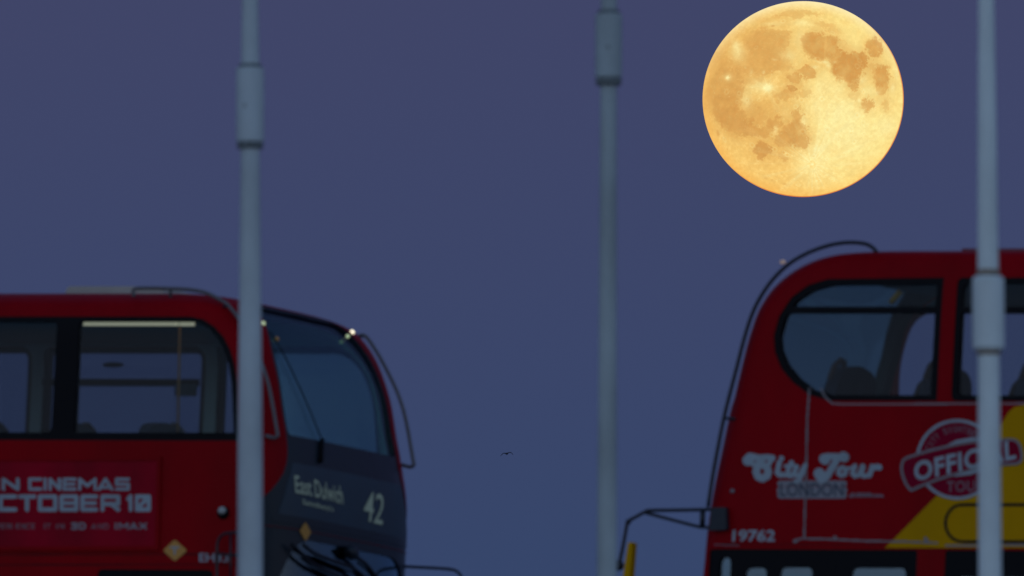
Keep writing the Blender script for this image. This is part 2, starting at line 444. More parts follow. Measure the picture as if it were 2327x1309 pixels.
def win_glass_flat(wg):
    return [p for g_ in wg for p in g_]
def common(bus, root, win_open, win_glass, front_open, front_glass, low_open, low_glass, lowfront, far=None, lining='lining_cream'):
    """win_open: list of outlines cut in the body; win_glass: glass outlines (holes of the black surround)"""
    body = shell_between(bus, 0.0, 0.07)
    side_sets = {bus.side: (win_open, win_glass)}
    side_sets[-bus.side] = ([far[0]] + win_open[1:], [far[1]] + win_glass[1:]) if far else (win_open, win_glass)
    yr = {1: (0.9, 1.6), -1: (-1.6, -0.9)}
    c1 = side_cut(side_sets[1][0] + low_open, *yr[1]); c1x = side_cut(side_sets[-1][0] + low_open, *yr[-1]); c2 = front_cut(front_open + lowfront[:1])
    # wheel arches
    mbw = MB()
    for wx in (-2.55, -8.0):
        mbw.prism([(wx + 0.62 * math.cos(t), 0.45 + 0.62 * math.sin(t)) for t in [math.pi * 2 * k / 24 for k in range(24)]], lambda u, v, d: (u, d, v), -1.6, 1.6)
    c3 = tmp(mbw.v, mbw.f)
    me = boolean(body, [(c1, 'DIFFERENCE'), (c1x, 'DIFFERENCE'), (c2, 'DIFFERENCE'), (c3, 'DIFFERENCE')])
    bd = finish(me, 'body', 'red_paint', root)
    rm(body)
    # black surrounds
    sh = shell_between(bus, 0.006, 0.062); pn = shell_between(bus, 0.020, 0.027)
    for sg in (1, -1):
        for o_, g_, gm in ((side_sets[sg][0], side_sets[sg][1], 'side_glass'), (low_open, low_glass, 'lower_glass')):
            for i, po in enumerate(o_):
                k_ = side_cut([po], *yr[sg]); gg = side_cut(g_[i], -1.7, 1.7)
                fr = finish(boolean(sh, [(k_, 'INTERSECT'), (gg, 'DIFFERENCE')]), 'window_frame', 'black_rubber', root)
                rm(k_, gg)
                for g1 in g_[i]:
                    k2 = side_cut([grow(g1, 0.02)], *yr[sg])
                    finish(boolean(pn, [(k2, 'INTERSECT')]), 'window_pane', gm, fr); rm(k2)
    for po, gs, gm in ((front_open[0], front_glass, 'front_glass'), (lowfront[0], [lowfront[1]], 'lower_glass')):
        k_ = front_cut([po]); gg = front_cut(gs)
        fr = finish(boolean(sh, [(k_, 'INTERSECT'), (gg, 'DIFFERENCE')]), 'windscreen_frame', 'black_gloss', root); rm(k_, gg)
        for g1 in gs:
            k2 = front_cut([grow(g1, 0.02)]); finish(boolean(pn, [(k2, 'INTERSECT')]), 'windscreen', gm, fr); rm(k2)
    li = shell_between(bus, 0.0715, 0.088); keep = tmp(*MB().box(-10.1, 0.6, -1.4, 1.4, 2.14, 4.6).__dict__.values())
    lc = {}
    for sg in (1, -1):
        ps = []
        for po, gs in zip(*side_sets[sg]):
            if len(gs) == 2: ps.append(po)                       # opening split by a hopper bar: cut the whole opening
            else: ps += [grow(g_, 0.05) for g_ in gs]
        lc[sg] = side_cut(ps, *yr[sg])
    c1b, c1c = lc[1], lc[-1]; c2b = front_cut(front_open)
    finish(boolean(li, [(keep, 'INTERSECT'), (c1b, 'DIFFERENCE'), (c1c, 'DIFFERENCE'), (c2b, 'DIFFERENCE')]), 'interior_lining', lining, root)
    rm(c1, c1x, c2, c3, sh, pn, li, keep, c1b, c1c, c2b)
    # inner lining: floors, ceiling panel
    m1 = MB(); m1.prism(roundpoly([(-10.0, -1.0), (-1.25, -1.0), (-1.0, 0), (-1.25, 1.0), (-10.0, 1.0)], 0.2), lambda u, v, d: (u, v, d), 4.145, 4.165)
    m1.build('ceiling_panel', 'ceiling_grey', root)
    m1 = MB(); m1.prism([(-10.2, -1.19), (-0.72, -1.19), (-0.55, -0.9), (-0.48, 0), (-0.55, 0.9), (-0.72, 1.19), (-10.2, 1.19)], lambda u, v, d: (u, v, d), 2.02, 2.12)
    m1.build('upper_floor', 'interior_dark', root)
    m1 = MB(); m1.prism([(-10.2, -1.19), (-0.72, -1.19), (-0.45, -0.9), (-0.38, 0), (-0.45, 0.9), (-0.72, 1.19), (-10.2, 1.19)], lambda u, v, d: (u, v, d), 0.3, 0.36)
    m1.build('lower_floor', 'interior_dark', root)
    for wx in (-2.55, -8.0):
        for sg in (1, -1): wheel(root, wx, sg * 1.26, sg)
    MB().tube([(-2.55, -1.0, .48), (-2.55, 1.0, .48)], 0.07).build('axle', 'dark_metal', root); MB().tube([(-8, -1.0, .48), (-8, 1.0, .48)], 0.09).build('axle', 'dark_metal', root)
    for sg in (1, -1):
        m1 = MB(); y = sg * 0.86; x = bus.front(y, 0.75); m1.sphere((x - 0.03, y, 0.75), (0.06, 0.13, 0.10), 16); m1.build('headlight', 'headlamp', root, True)
    return bd

# ---- left bus windows
rootL = empty('double_decker_bus', 'red double decker bus with October 10 cinema advert and route 42 front, heading right', 'bus', ML, 'double decker buses on the bridge')
gF = [(179, 730), (432, 730), (452, 735), (475, 748), (494, 770), (508, 797), (518, 828), (525, 870), (530, 983), (168, 983)]
g1 = pxpoly(busL, gF)
xa = min(p[0] for p in g1[:1] + g1[-1:]); zt = g1[0][1]; zb = g1[-1][1]
pitch = 1.57; pil = 0.20
glL = [g1]
xr = xa - pil
for k in range(4):
    glL.append(rect(xr - (pitch - pil), xr, zb, zt, 0.05)); xr -= pitch
oF = pxpoly(busL, [(432, 719), (460, 725), (486, 742), (506, 765), (521, 795), (531, 828), (537, 870), (540, 1002)])
openL = [oF + [(xr + 0.1, oF[-1][1]), (xr + 0.1, oF[0][1])]]
# front: upper windscreen
def arch(w0, z0, w1, z1, zt_, r):
    half = [(w0, z0), (w1, z1), (w1 * 0.80, zt_)]
    pl = half + [(-x, z) for x, z in reversed(half)]
    return roundpoly(pl, [r[0], r[1], r[2], r[2], r[1], r[0]], 6)
hp = [(1.262, 2.50), (1.25, 2.68), (0.96, 3.03), (0.94, 3.92), (0.74, 4.305)]
foL = [roundpoly(hp + [(-y, z) for y, z in reversed(hp)], [0.02, 0.1, 0.2, 0.35, 0.15, 0.15, 0.35, 0.2, 0.1, 0.02], 5)]
fgL = [arch(0.92, 3.24, 0.90, 3.90, 4.275, (0.05, 0.33, 0.14))]
lowfL = [[(1.262, 0.95), (1.262, 2.497), (-1.262, 2.497), (-1.262, 0.95)], arch(1.12, 1.02, 1.12, 2.0, 2.43, (0.1, 0.1, 0.3))]
q0 = busL.px(222, 1293); q1 = busL.px(-4, 1291); zt2 = q0[1]
lowL = [rect(q0[0], -0.42, 1.05, zt2, 0.05), rect(-9.6, q1[0], 1.05, zt2, 0.05)]
lowgL = [[rect(q0[0] + 0.06, -0.50, 1.12, zt2 - 0.1)], [rect(q1[0] - 1.5, q1[0] - 0.06, 1.12, zt2 - 0.1), rect(q1[0] - 3.2, q1[0] - 1.6, 1.12, zt2 - 0.1), rect(-9.5, q1[0] - 3.3, 1.12, zt2 - 0.1)]]
common(busL, rootL, openL, [glL], foL, fgL, lowL, lowgL, lowfL)

# ---- right bus windows
rootR = empty('double_decker_bus', 'red and yellow sightseeing double decker bus with City Tour London lettering, heading left', 'bus', MR, 'double decker buses on the bridge')
oR = [(1885, 911), (1838, 898), (1800, 868), (1775, 838), (1760, 800), (1757, 762), (1769, 718), (1797, 675), (1835, 647), (1880, 633), (2143, 630), (2129, 911)]
gR = [(1893, 898), (1848, 886), (1815, 860), (1789, 829), (1774, 795), (1771, 765), (1783, 722), (1809, 684), (1845, 660), (1885, 648), (2127, 645), (2114, 898)]
oR = pxpoly(busR, oR); gR = pxpoly(busR, gR)
def split_h(poly, z, t):
    """split a window outline by a horizontal bar of thickness t at z -> two polygons"""
    def clip(poly, keep):
        out = []
        n = len(poly)
        for i in range(n):
            p, q = poly[i], poly[(i + 1) % n]; a_, b_ = keep(p), keep(q)
            if a_ >= 0: out.append(p)
            if a_ * b_ < 0: s_ = a_ / (a_ - b_); out.append((p[0] + (q[0] - p[0]) * s_, p[1] + (q[1] - p[1]) * s_))
        return out
    return [clip(poly, lambda p: p[1] - (z + t / 2)), clip(poly, lambda p: (z - t / 2) - p[1])]
zh = busR.px(2000, 704)[1]
winR = [oR]; wgR = [split_h(gR, zh, 0.05)]
z0, z1 = oR[0][1], oR[-2][1]; x1 = busR.px(2166, 800)[0]
for k in range(5):
    wdt = 1.42; winR.append(rect(x1 - wdt, x1, z0, z1, 0.05)); wgR.append(split_h(rect(x1 - wdt + 0.05, x1 - 0.05, z0 + 0.045, z1 - 0.045, 0.05), zh, 0.05)); x1 -= wdt + 0.075
foR = [arch(1.15, 3.10, 1.15, 3.90, 4.25, (0.15, 0.35, 0.15))]
fgR = [arch(1.11, 3.15, 1.11, 3.88, 4.21, (0.15, 0.33, 0.14))]
lowfR = [arch(1.12, 0.95, 1.10, 1.75, 2.02, (0.1, 0.1, 0.1)), arch(1.06, 1.02, 1.04, 1.70, 1.97, (0.1, 0.1, 0.1))]
p0 = busR.px(1632, 1247); p1 = busR.px(2085, 1247); p2 = busR.px(2148, 1247); ztp = p0[1]
lowR = [rect(p1[0], -0.22, 0.95, ztp, 0.03), rect(p2[0] - 3.4, p2[0], 0.95, ztp, 0.03), rect(p2[0] - 6.8, p2[0] - 3.5, 0.95, ztp, 0.03)]
def lowrect(a_, b_, top): q0 = busR.px(a_, top); q1 = busR.px(b_, top); return rect(q1[0], q0[0], 1.05, q0[1], 0.05)
lowgR = [[lowrect(1632, 1660, 1266), lowrect(1694, 1742, 1290), lowrect(1772, 1846, 1289), lowrect(1935, 2058, 1290)],
         [rect(p2[0] - 1.6, p2[0] - 0.1, 1.05, ztp - 0.2), rect(p2[0] - 3.3, p2[0] - 1.7, 1.05, ztp - 0.2)],
         [rect(p2[0] - 5.1, p2[0] - 3.6, 1.05, ztp - 0.2), rect(p2[0] - 6.7, p2[0] - 5.2, 1.05, ztp - 0.2)]]
zlo, zhi = oR[0][1], oR[-2][1]
fx0 = busR.px(1713, 800)[0]; fx1 = busR.px(1716, 740); fx2 = busR.px(1760, 660)[0]
farO = roundpoly([(oR[-1][0], zlo), (fx0, zlo), (fx1[0], fx1[1]), (fx2, zhi), (oR[-1][0], zhi)], [0.03, 0.12, 0.25, 0.2, 0.03], 6)
farG = grow(farO, -0.045)
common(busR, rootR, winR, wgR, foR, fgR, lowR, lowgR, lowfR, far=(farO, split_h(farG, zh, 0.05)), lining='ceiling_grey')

# ================================================================== LEFT BUS DETAILS
def pt(bus, px, py, off=0.0):
    x, z = bus.px(px, py, off); return Vector((x, bus.side * (bus.W + off), z))
def fpt(bus, px, py, off=0.004):
    q = bus.pxf(px, py); return Vector((bus.front(q[0], q[1], off), q[0], q[1])) if q else None
def smooth(pts, n=5): return [Vector(p) for p in crom(pts, n)]
def mlabel(o, t): o['label'] = t; return o

# cinema advert
def px_plate(bus, root, name, poly, m, o0, o1):
    return MB().prism(pxpoly(bus, poly), lambda u, v, d: (u, bus.side * (bus.W + d), v), o0, o1).build(name, m, root)
adv = px_plate(busL, rootL, 'advert_panel', [(-560, 1050), (359, 1047), (354, 1241), (-560, 1245)], 'crimson_print', 0.001, 0.012)
adv['label'] = 'crimson cinema advert panel'
fr = MB()
for poly in ([(-570, 1040), (368, 1037), (359, 1047), (-560, 1050)], [(368, 1037), (363, 1251), (354, 1241), (359, 1047)], [(363, 1251), (-570, 1255), (-560, 1245), (354, 1241)]):
    fr.prism(pxpoly(busL, poly), lambda u, v, d: (u, -(1.27 + d), v), 0.001, 0.020)
frm = fr.build('advert_frame', 'red_paint', rootL); fixnormals(frm)
G = {'I': [[(0, 0), (0, 1)]], 'N': [[(0, 0), (0, 1), (1, 0), (1, 1)]], 'C': [[(1, 1), (0, 1), (0, 0), (1, 0)]], 'T': [[(0, 1), (1, 1)], [(.5, 1), (.5, 0)]],
     'O': [[(0, 0), (1, 0), (1, 1), (0, 1), (0, 0)]], 'B': [[(0, 0), (1, 0), (1, 1), (0, 1), (0, 0)], [(0, .5), (1, .5)]], 'E': [[(1, 1), (0, 1), (0, 0), (1, 0)], [(0, .5), (.9, .5)]],
     'R': [[(0, 0), (0, 1), (1, 1), (1, .42), (0, .42)], [(.55, .42), (1, 0)]], 'M': [[(0, 0), (0, 1), (.5, .35), (1, 1), (1, 0)]], 'A': [[(0, 0), (.5, 1), (1, 0)], [(.25, .22), (.75, .22)]],
     'S': [[(1, 1), (0, 1), (0, .5), (1, .5), (1, 0), (0, 0)]], '1': [[(0, .8), (.9, 1), (.9, 0)]], '0': [[(0, 0), (1, 0), (1, 1), (0, 1), (0, 0)], [(.2, .2), (.8, .8)]],
     'X': [[(0, 0), (1, 1)], [(0, 1), (1, 0)]], 'P': [[(0, 0), (0, 1), (1, 1), (1, .45), (0, .45)]], 'D': [[(0, 0), (0, 1), (.7, 1), (1, .7), (1, .3), (.7, 0), (0, 0)]],
     '3': [[(0, 1), (1, 1), (1, 0), (0, 0)], [(.2, .5), (1, .5)]]}
def letters(items, yt, yb, wd):
    segs = []; r = wd / 2
    for ch, xa_, xb_ in items:
        for pl in G[ch]:
            for (u0, v0), (u1, v1) in zip(pl[:-1], pl[1:]):
                X_ = lambda u: xa_ + r + (xb_ - xa_ - wd) * u
                Y_ = lambda v: yb - r - (yb - yt - wd) * v
                segs.append((X_(u0), Y_(v0), X_(u1), Y_(v1), r))
    return segs
def word(items, yt, yb, wd, cell, m):
    decal(busL, 'advert_word', stroke_geo(letters(items, yt, yb, wd), cell), m, 0.014, adv)
word([('I', -8, 0), ('N', 6, 46)], 1086, 1116, 7.5, 1.4, 'white_print')
word([('C', 66, 98), ('I', 101, 109), ('N', 112, 141), ('E', 144, 176), ('M', 179, 222), ('A', 223, 260), ('S', 263, 297)], 1086, 1116, 7.5, 1.4, 'white_print')
word([('O', -48, -6), ('C', -1, 41), ('T', 43, 84), ('O', 88, 132), ('B', 137, 180), ('E', 185, 225), ('R', 230, 275)], 1124, 1163, 9.5, 1.4, 'white_print')
word([('1', 289, 304), ('0', 308, 345)], 1124, 1163, 9.5, 1.4, 'white_print')
word([(c, -30 + 11.4 * i, -21 + 11.4 * i) for i, c in enumerate('EXPERIENCE')], 1190, 1203, 2.4, 0.9, 'faint_print')
word([('I', 102, 104), ('T', 107, 117)], 1190, 1203, 2.4, 0.9, 'faint_print')
word([('I', 130, 132), ('N', 137, 148)], 1190, 1203, 2.4, 0.9, 'faint_print')
word([('A', 209, 221), ('N', 224, 235), ('D', 238, 249)], 1190, 1203, 2.4, 0.9, 'faint_print')
word([('3', 163, 178), ('D', 181, 197)], 1188, 1204, 4.0, 1.0, 'grey_print')
word([('I', 263, 267), ('M', 271, 294), ('A', 296, 315), ('X', 318, 336)], 1188, 1204, 4.0, 1.0, 'grey_print')
# symbols and fleet number
px_plate(busL, rootL, 'warning_diamond', roundpoly([(371, 1251), (398, 1226), (426, 1251), (398, 1276)], 5, 3), 'amber_print', 0.002, 0.006)
decal(busL, 'diamond_mark', stroke_geo([(389, 1244, 407, 1244, 2), (398, 1244, 398, 1259, 2)], 1.0), 'white_print', 0.008, rootL)
decal(busL, 'fleet_number', text_geo('EH33', 0.02), 'white_print', 0.004, rootL, [(453, 1277), (520, 1278), (453, 1257)])
# side repeater lamp
c = pt(busL, 507, 1165, 0.01)
lb = MB().sphere(c, (0.052, 0.03, 0.052), 18).build('repeater_lamp', 'black_rubber', rootL, True)
MB().sphere(c + Vector((0, -0.02, 0.014)), (0.036, 0.022, 0.032), 16).build('lens', 'lens_clear', lb, True)
# faint panel seams on the lower and upper panels
def seam(bus, root, a_, b_, m='black_rubber', wd=1.0, off=0.0018):
    return decal(bus, 'panel_seam', stroke_geo([(a_[0], a_[1], b_[0], b_[1], wd)], wd * 0.9), m, off, root)
seam(busL, rootL, (-500, 1262), (540, 1259)); seam(busL, rootL, (-500, 1284), (540, 1283))
# front: destination glass, sky reflection put into its lighter colour, with lettering
dsp = shell_between(busL, 0.001, 0.012); kk = front_cut([roundpoly([(-1.10, 2.60), (1.16, 2.60), (0.93, 3.02), (-0.93, 3.02)], 0.03)])
dob = finish(boolean(dsp, [(kk, 'INTERSECT')]), 'destination_display', 'display_sheen', rootL); rm(kk)
kk = front_cut([roundpoly([(-1.15, 2.535), (1.15, 2.535), (1.15, 2.60), (-1.15, 2.60)], 0.02)])
finish(boolean(dsp, [(kk, 'INTERSECT')]), 'front_trim', 'black_gloss', rootL); rm(dsp, kk)
def ftext(name, txt, quad, m, bold=0.0, off=0.003, parent=None, geo=None, shear=0.0):
    vs, fs = geo if geo else text_geo(txt, bold, shear)
    C3 = [np.array(busL.pxf(*q)) for q in quad]; bl, br, tl = C3
    out = []
    for u, v in vs:
        y, z = bl + (br - bl) * u + (tl - bl) * v; out.append((busL.front(y, z, off), y, z))
    return mesh_obj(name, out, fs, m, parent or rootL)
ftext('destination_lettering', 'East Dulwich', [(671, 1120), (779, 1146), (668, 1080)], 'blind_letter', 0.012, parent=dob)
ftext('destination_lettering', "Sainsbury's", [(688, 1149), (757, 1166), (686, 1134)], 'blind_letter', 0.015, parent=dob)
ftext('route_number', '42', [(824, 1182), (868, 1193), (830, 1114)], 'blind_letter', 0.004, parent=dob)
ftext('front_diamond', '', [(680, 1228), (706, 1232), (680, 1184)], 'amber_print', geo=(np.array([(0.5, 0), (1, .5), (.5, 1), (0, .5)]), [(0, 1, 2, 3)]))  # amber diamond decal low on the black front
# diagonal blind strut and centre bar behind the upper windscreen
# guard rails on both front corners
gl_ = [(305, 674), (305, 657), (345, 655), (388, 656), (430, 658), (470, 666), (505, 684), (518, 693), (541, 722), (565, 764), (593, 822), (612, 882), (629, 976), (631, 990), (622, 995), (604, 990)]
basel = [pt(busL, *p_, -0.10) for p_ in gl_]
for sg in (-1, 1):
    bl_ = basel if sg < 0 else [basel[6] - Vector((0.03, 0, 0.05))] + basel[7:]
    gr = MB().tube(smooth([(p_.x, -sg * p_.y, p_.z) for p_ in bl_], 4), 0.0155, 8).build('guard_rail', 'rail_grey', rootL, True)
    if sg < 0: MB().tube([basel[3], basel[3] - Vector((0, 0, 0.07))], 0.013).build('rail_bracket', 'rail_black', gr)
    p_ = basel[7]; MB().tube([(p_.x, -sg * p_.y, p_.z), (p_.x - 0.1, -sg * (p_.y + 0.05), p_.z - 0.03)], 0.013).build('rail_bracket', 'rail_black', gr)
# marker lamps at the upper front corners
for (px_, py_, rr_, m_) in ((800, 755, 0.018, 'lamp_warm'), (790, 764, 0.014, 'lamp_dim'), (598, 735, 0.017, 'lamp_dim')):
    v_ = fpt(busL, px_, py_, 0.0)
    if v_ is None: print('lamp miss', px_, py_); v_ = fpt(busL, px_ - 8, py_ + 8, 0.0)
    MB().sphere(v_, rr_, 12).build('marker_lamp', m_, rootL, True)
# rubber divider of the upper windscreen
dv = [fpt(busL, *p_, 0.004) for p_ in ((612, 752), (645, 808), (675, 870), (700, 925), (728, 994))]
dv = [p_ for p_ in dv if p_ is not None]
dvo = MB().tube(smooth(dv, 4), 0.0055, 6).build('screen_divider', 'black_rubber', rootL, True)
MB().tube([fpt(busL, 730, 998, 0.01), fpt(busL, 726, 1050, 0.01)], 0.019, 8).build('screen_bracket', 'black_rubber', dvo, True)
# ceiling light tubes inside the upper deck
def tubelight(bus, root, pa, pb, off):
    a_ = pt(bus, *pa, off); b_ = pt(bus, *pb, off); z = (a_.z + b_.z) / 2
    mb = MB().box(min(a_.x, b_.x), max(a_.x, b_.x), min(a_.y - .02, a_.y + .02), a_.y + .02, z - 0.016, z + 0.012)
    return mb.build('ceiling_light', 'light_tube', root)
tubelight(busL, rootL, (186, 735), (402, 735), -0.5); tubelight(busL, rootL, (409, 735), (440, 736), -0.5)
# grab poles
def gpole(bus, root, pa, pb, off, m='orange_rail', r=0.014):
    return MB().tube([pt(bus, *pa, off), pt(bus, *pb, off)], r, 8).build('grab_pole', m, root, True)
gpole(busL, rootL, (409, 738), (404, 985), -0.6, 'orange_rail', 0.010)
gpole(busL, rootL, (606, 783), (632, 769), -0.55, 'orange_rail', 0.018)
# hopper bar in the far side window, with its catch
h0 = pt(busL, 98, 869, -2.46); h1 = pt(busL, 452, 869, -2.46)
MB().box(h0.x, h1.x, 1.175, 1.205, h0.z - 0.029, h0.z + 0.029).build('hopper_bar', 'black_rubber', rootL)
h0 = pt(busL, 232, 829, -2.44)
MB().sphere(h0 + Vector((0.1, 0, 0)), (0.10, 0.02, 0.022), 12).build('window_catch', 'black_rubber', rootL)
h0 = pt(busL, 398, 900, -2.44); h1 = pt(busL, 446, 872, -2.44)
MB().box(h0.x, h1.x, 1.16, 1.19, h0.z, h1.z).build('notice_plate', 'ceiling_grey', rootL)
# roof hatch
a_ = pt(busL, 138, 650, -0.75); b_ = pt(busL, 378, 650, -0.75)
MB().prism(roundpoly([(a_.x, 4.30), (b_.x, 4.30), (b_.x - 0.05, a_.z), (a_.x + 0.05, a_.z)], [0, 0, 0.03, 0.03], 3), lambda u, v, d: (u, d, v), -0.5, 0.5).build('roof_hatch', 'hatch_grey', rootL)
# mirrors: near side looped bracket, far side arm
mb = MB(); q = lambda px, py, off=0.12: pt(busL, px, py, off)
mb.tube(smooth([q(493, 1330), q(493, 1260), q(495, 1232), q(505, 1216), q(524, 1211), q(548, 1213), q(570, 1240, 0.02)]), 0.012, 8)
o = mb.build('mirror_bracket', 'rail_black', rootL, True)
MB().tube([q(524, 1212), q(524, 1340)], 0.010, 8).build('mirror_stay', 'rail_black', o, True)
MB().tube([q(494, 1258), q(545, 1263)], 0.010, 8).build('mirror_stay', 'rail_black', o, True)
MB().prism(roundpoly([(-0.09, -0.2), (0.09, -0.2), (0.09, 0.2), (-0.09, 0.2)], 0.05), lambda u, v, d: tuple(q(508, 1335) + Vector((d, u, v - 0.16))), -0.03, 0.03).build('wing_mirror', 'black_rubber', o)
q = lambda px, py: pt(busL, px, py, -2.50)
o = MB().tube(smooth([q(905, 1286), q(930, 1288), q(990, 1291), q(1025, 1294), q(1040, 1300), q(1050, 1315), q(1052, 1345)]), 0.012, 8).build('mirror_arm', 'rail_black', rootL, True)
c = q(1052, 1380); MB().prism(roundpoly([(-0.1, -0.22), (0.1, -0.22), (0.1, 0.22), (-0.1, 0.22)], 0.05), lambda u, v, d: tuple(c + Vector((d, u, v))), -0.04, 0.04).build('wing_mirror', 'black_rubber', o)
# windscreen wipers parked at the top of the lower windscreen
def fw(px, py, off=0.05):
    v_ = fpt(busL, px, py, off); return v_
for pts_ in ([(650, 1236), (672, 1258), (700, 1282), (740, 1302), (780, 1318)], [(676, 1238), (700, 1256), (738, 1272), (790, 1292), (830, 1325)], [(778, 1252), (800, 1268), (822, 1286), (850, 1322)]):
    pp = [fw(*p_) for p_ in pts_]; pp = [p_ for p_ in pp if p_ is not None]
    o = MB().tube(smooth(pp), 0.016, 8).build('wiper_arm', 'dark_metal', rootL, True)
    MB().tube([p_ + Vector((-0.02, 0.03, -0.03)) for p_ in pp[1:]], 0.009, 6).build('wiper_blade', 'black_rubber', o, True)
for n_, (pa, pb) in enumerate([((783, 1250), (800, 1262))]):
    A_, B_ = fw(*pa, off=0.03), fw(*pb, off=0.03)
    MB().sphere((A_ + B_) / 2, (0.05, 0.09, 0.06), 14).build('wiper_motor_cover', 'black_gloss', rootL, True)
# rear of the upper deck: seats
sx0 = pt(busL, 400, 980, -0.53).x
seats(rootL, [sx0 - 0.79 * k for k in range(10)], 2.12, h=1.055)
# driver's bulkhead and staircase block on the lower deck
MB().box(-2.0, -1.9, -1.15, -0.2, 0.4, 1.95).build('cab_bulkhead', 'interior_dark', rootL)
# rear window (unseen end) and lights
for bus, root in ((busL, rootL), (busR, rootR)):
    for sg in (1, -1):
        MB().box(-10.43, -10.398, sg * 1.0 - 0.08, sg * 1.0 + 0.08, 0.9, 1.3).build('tail_light', 'crimson_print', root)
    MB().prism(roundpoly([(-0.95, 3.25), (0.95, 3.25), (0.9, 3.95), (-0.9, 3.95)], 0.1), lambda u, v, d: (d, u, v), -10.41, -10.398).build('rear_window', 'black_gloss', root)

# ================================================================== RIGHT BUS DETAILS
ye = px_plate(busR, rootR, 'yellow_livery', [(2011, 1245.5), (2034, 1223), (2128, 1128), (2205, 1050), (2262, 985), (2280, 957), (2292, 937), (2306, 925), (2330, 920), (3200, 900), (3200, 1238), (2400, 1245.5)], 'yellow_paint', 0.0008, 0.003)
def sdec(name, segs, m, off, cell=1.2, root=rootR, square=False): return decal(busR, name, stroke_geo(segs, cell, square), m, off, root)
# rounded black outline on the yellow
arc = lambda cx, cy, r, a0, a1, n=10, ry=None: [(cx + r * math.cos(R(a0 + (a1 - a0) * k / n)), cy + (ry or r) * math.sin(R(a0 + (a1 - a0) * k / n))) for k in range(n + 1)]
sdec('outline_graphic', seg_poly([(2700, 1147)] + arc(2187, 1189, 38, -90, -270, 14, 42) + [(2700, 1233)], 3.3), 'black_rubber', 0.005)
# thin cables and trims
sdec('side_cable', seg_poly([(1840, 883), (1835, 950), (1833, 1060), (1830, 1150), (1828, 1222)], 2.1), 'trim_grey', 0.0045)
sdec('panel_trim', seg_poly([(1866, 884), (1876, 903), (1892, 917), (1920, 919), (2700, 915)], 2.0), 'trim_grey', 0.0045)
sdec('panel_trim', seg_poly([(1805, 1229), (1822, 1224), (1870, 1225), (1960, 1229), (2060, 1231), (2130, 1234)], 2.2) + [(1806, 1230, 1810, 1229, 4.0), (1898, 1221, 1900, 1225, 3.5), (2104, 1224, 2106, 1228, 4)], 'trim_grey', 0.0045)
sdec('panel_trim', seg_poly([(2150, 1240), (2700, 1236)], 2.2), 'trim_grey', 0.0045)
sdec('panel_trim', seg_poly([(1625, 1238), (1680, 1240)], 1.2), 'faint_print', 0.0045)
# script lettering: capsule strokes traced at letter scale
K = lambda x, y: (1640 + x / 5.235, 1000 + y / 5.235)
def cap(lst):
    out = []
    for it in lst:
        pts_, r = it[:-1], it[-1] / 5.235
        for (a0, b0), (a1, b1) in zip(pts_[:-1], pts_[1:]): out.append((*K(a0, b0), *K(a1, b1), r))
    return out
city = [[(315, 245), (325, 230), (345, 215), 62], [(370, 195), (450, 215), (540, 205), (610, 215), 36], [(370, 290), (420, 290), (450, 275), 26], [(480, 240), (430, 300), (415, 380), (440, 440), (490, 460), (545, 430), (560, 375), (540, 320), (500, 300), 44],
        [(600, 230), (570, 280), 30], [(690, 270), (665, 390), (700, 420), (730, 410), 30], [(715, 218), (718, 222), 30],
        [(835, 270), (795, 360), (790, 420), (830, 430), (860, 400), 29], [(760, 310), (880, 305), 18], [(900, 320), (870, 380), (885, 425), (930, 420), (980, 330), 27], [(1000, 300), (960, 410), (925, 480), (885, 490), 27],
        [(730, 425), (790, 425), 22]]
tour = [[(1225, 225), (1235, 235), 60], [(1225, 200), (1320, 195), (1440, 205), 38], [(1450, 200), (1462, 205), 60], [(1375, 230), (1320, 330), (1265, 420), 42], [(1165, 400), (1185, 430), 66], [(1190, 470), (1250, 440), 42],
        [(1440, 325), (1400, 350), (1395, 400), (1430, 425), (1475, 405), (1485, 355), (1440, 325), 27], [(1485, 340), (1560, 330), 18], [(1590, 310), (1560, 400), (1590, 430), (1640, 415), (1680, 310), 28], [(1690, 320), (1665, 410), (1700, 432), (1745, 420), 28],
        [(1795, 315), (1765, 420), 30], [(1800, 330), (1860, 320), (1880, 325), 36]]
sdec('script_lettering', cap(city), 'white_print', 0.0075, 0.9); sdec('script_lettering', cap(tour), 'white_print', 0.0075, 0.9)
sdec('lettering_backing', cap([[(700, 520), (1455, 520), 36], [(700, 600), (1455, 600), 40], [(700, 660), (1455, 660), 36]]), 'grey_print', 0.0045, 1.2)
decal(busR, 'city_lettering', text_geo('LONDON', 0.012, 0, 1.0), 'navy_print', 0.006, rootR, [K(700, 670) , K(1455, 670), K(700, 510)])
sdec('small_tagline', cap([[(1540, 665), (1570, 650), 22], [(1620, 650), (1660, 650), 20], [(1690, 650), (1720, 655), 22], [(1750, 645), (1780, 655), 22], [(1820, 655), (1920, 660), 10], [(1540, 672), (1930, 672), 7]]), 'faint_print', 0.0045, 0.9)
decal(busR, 'fleet_number', text_geo('19762', 0.028), 'white_print', 0.0045, rootR, [(1664, 1231), (1761, 1231), (1666, 1204)])
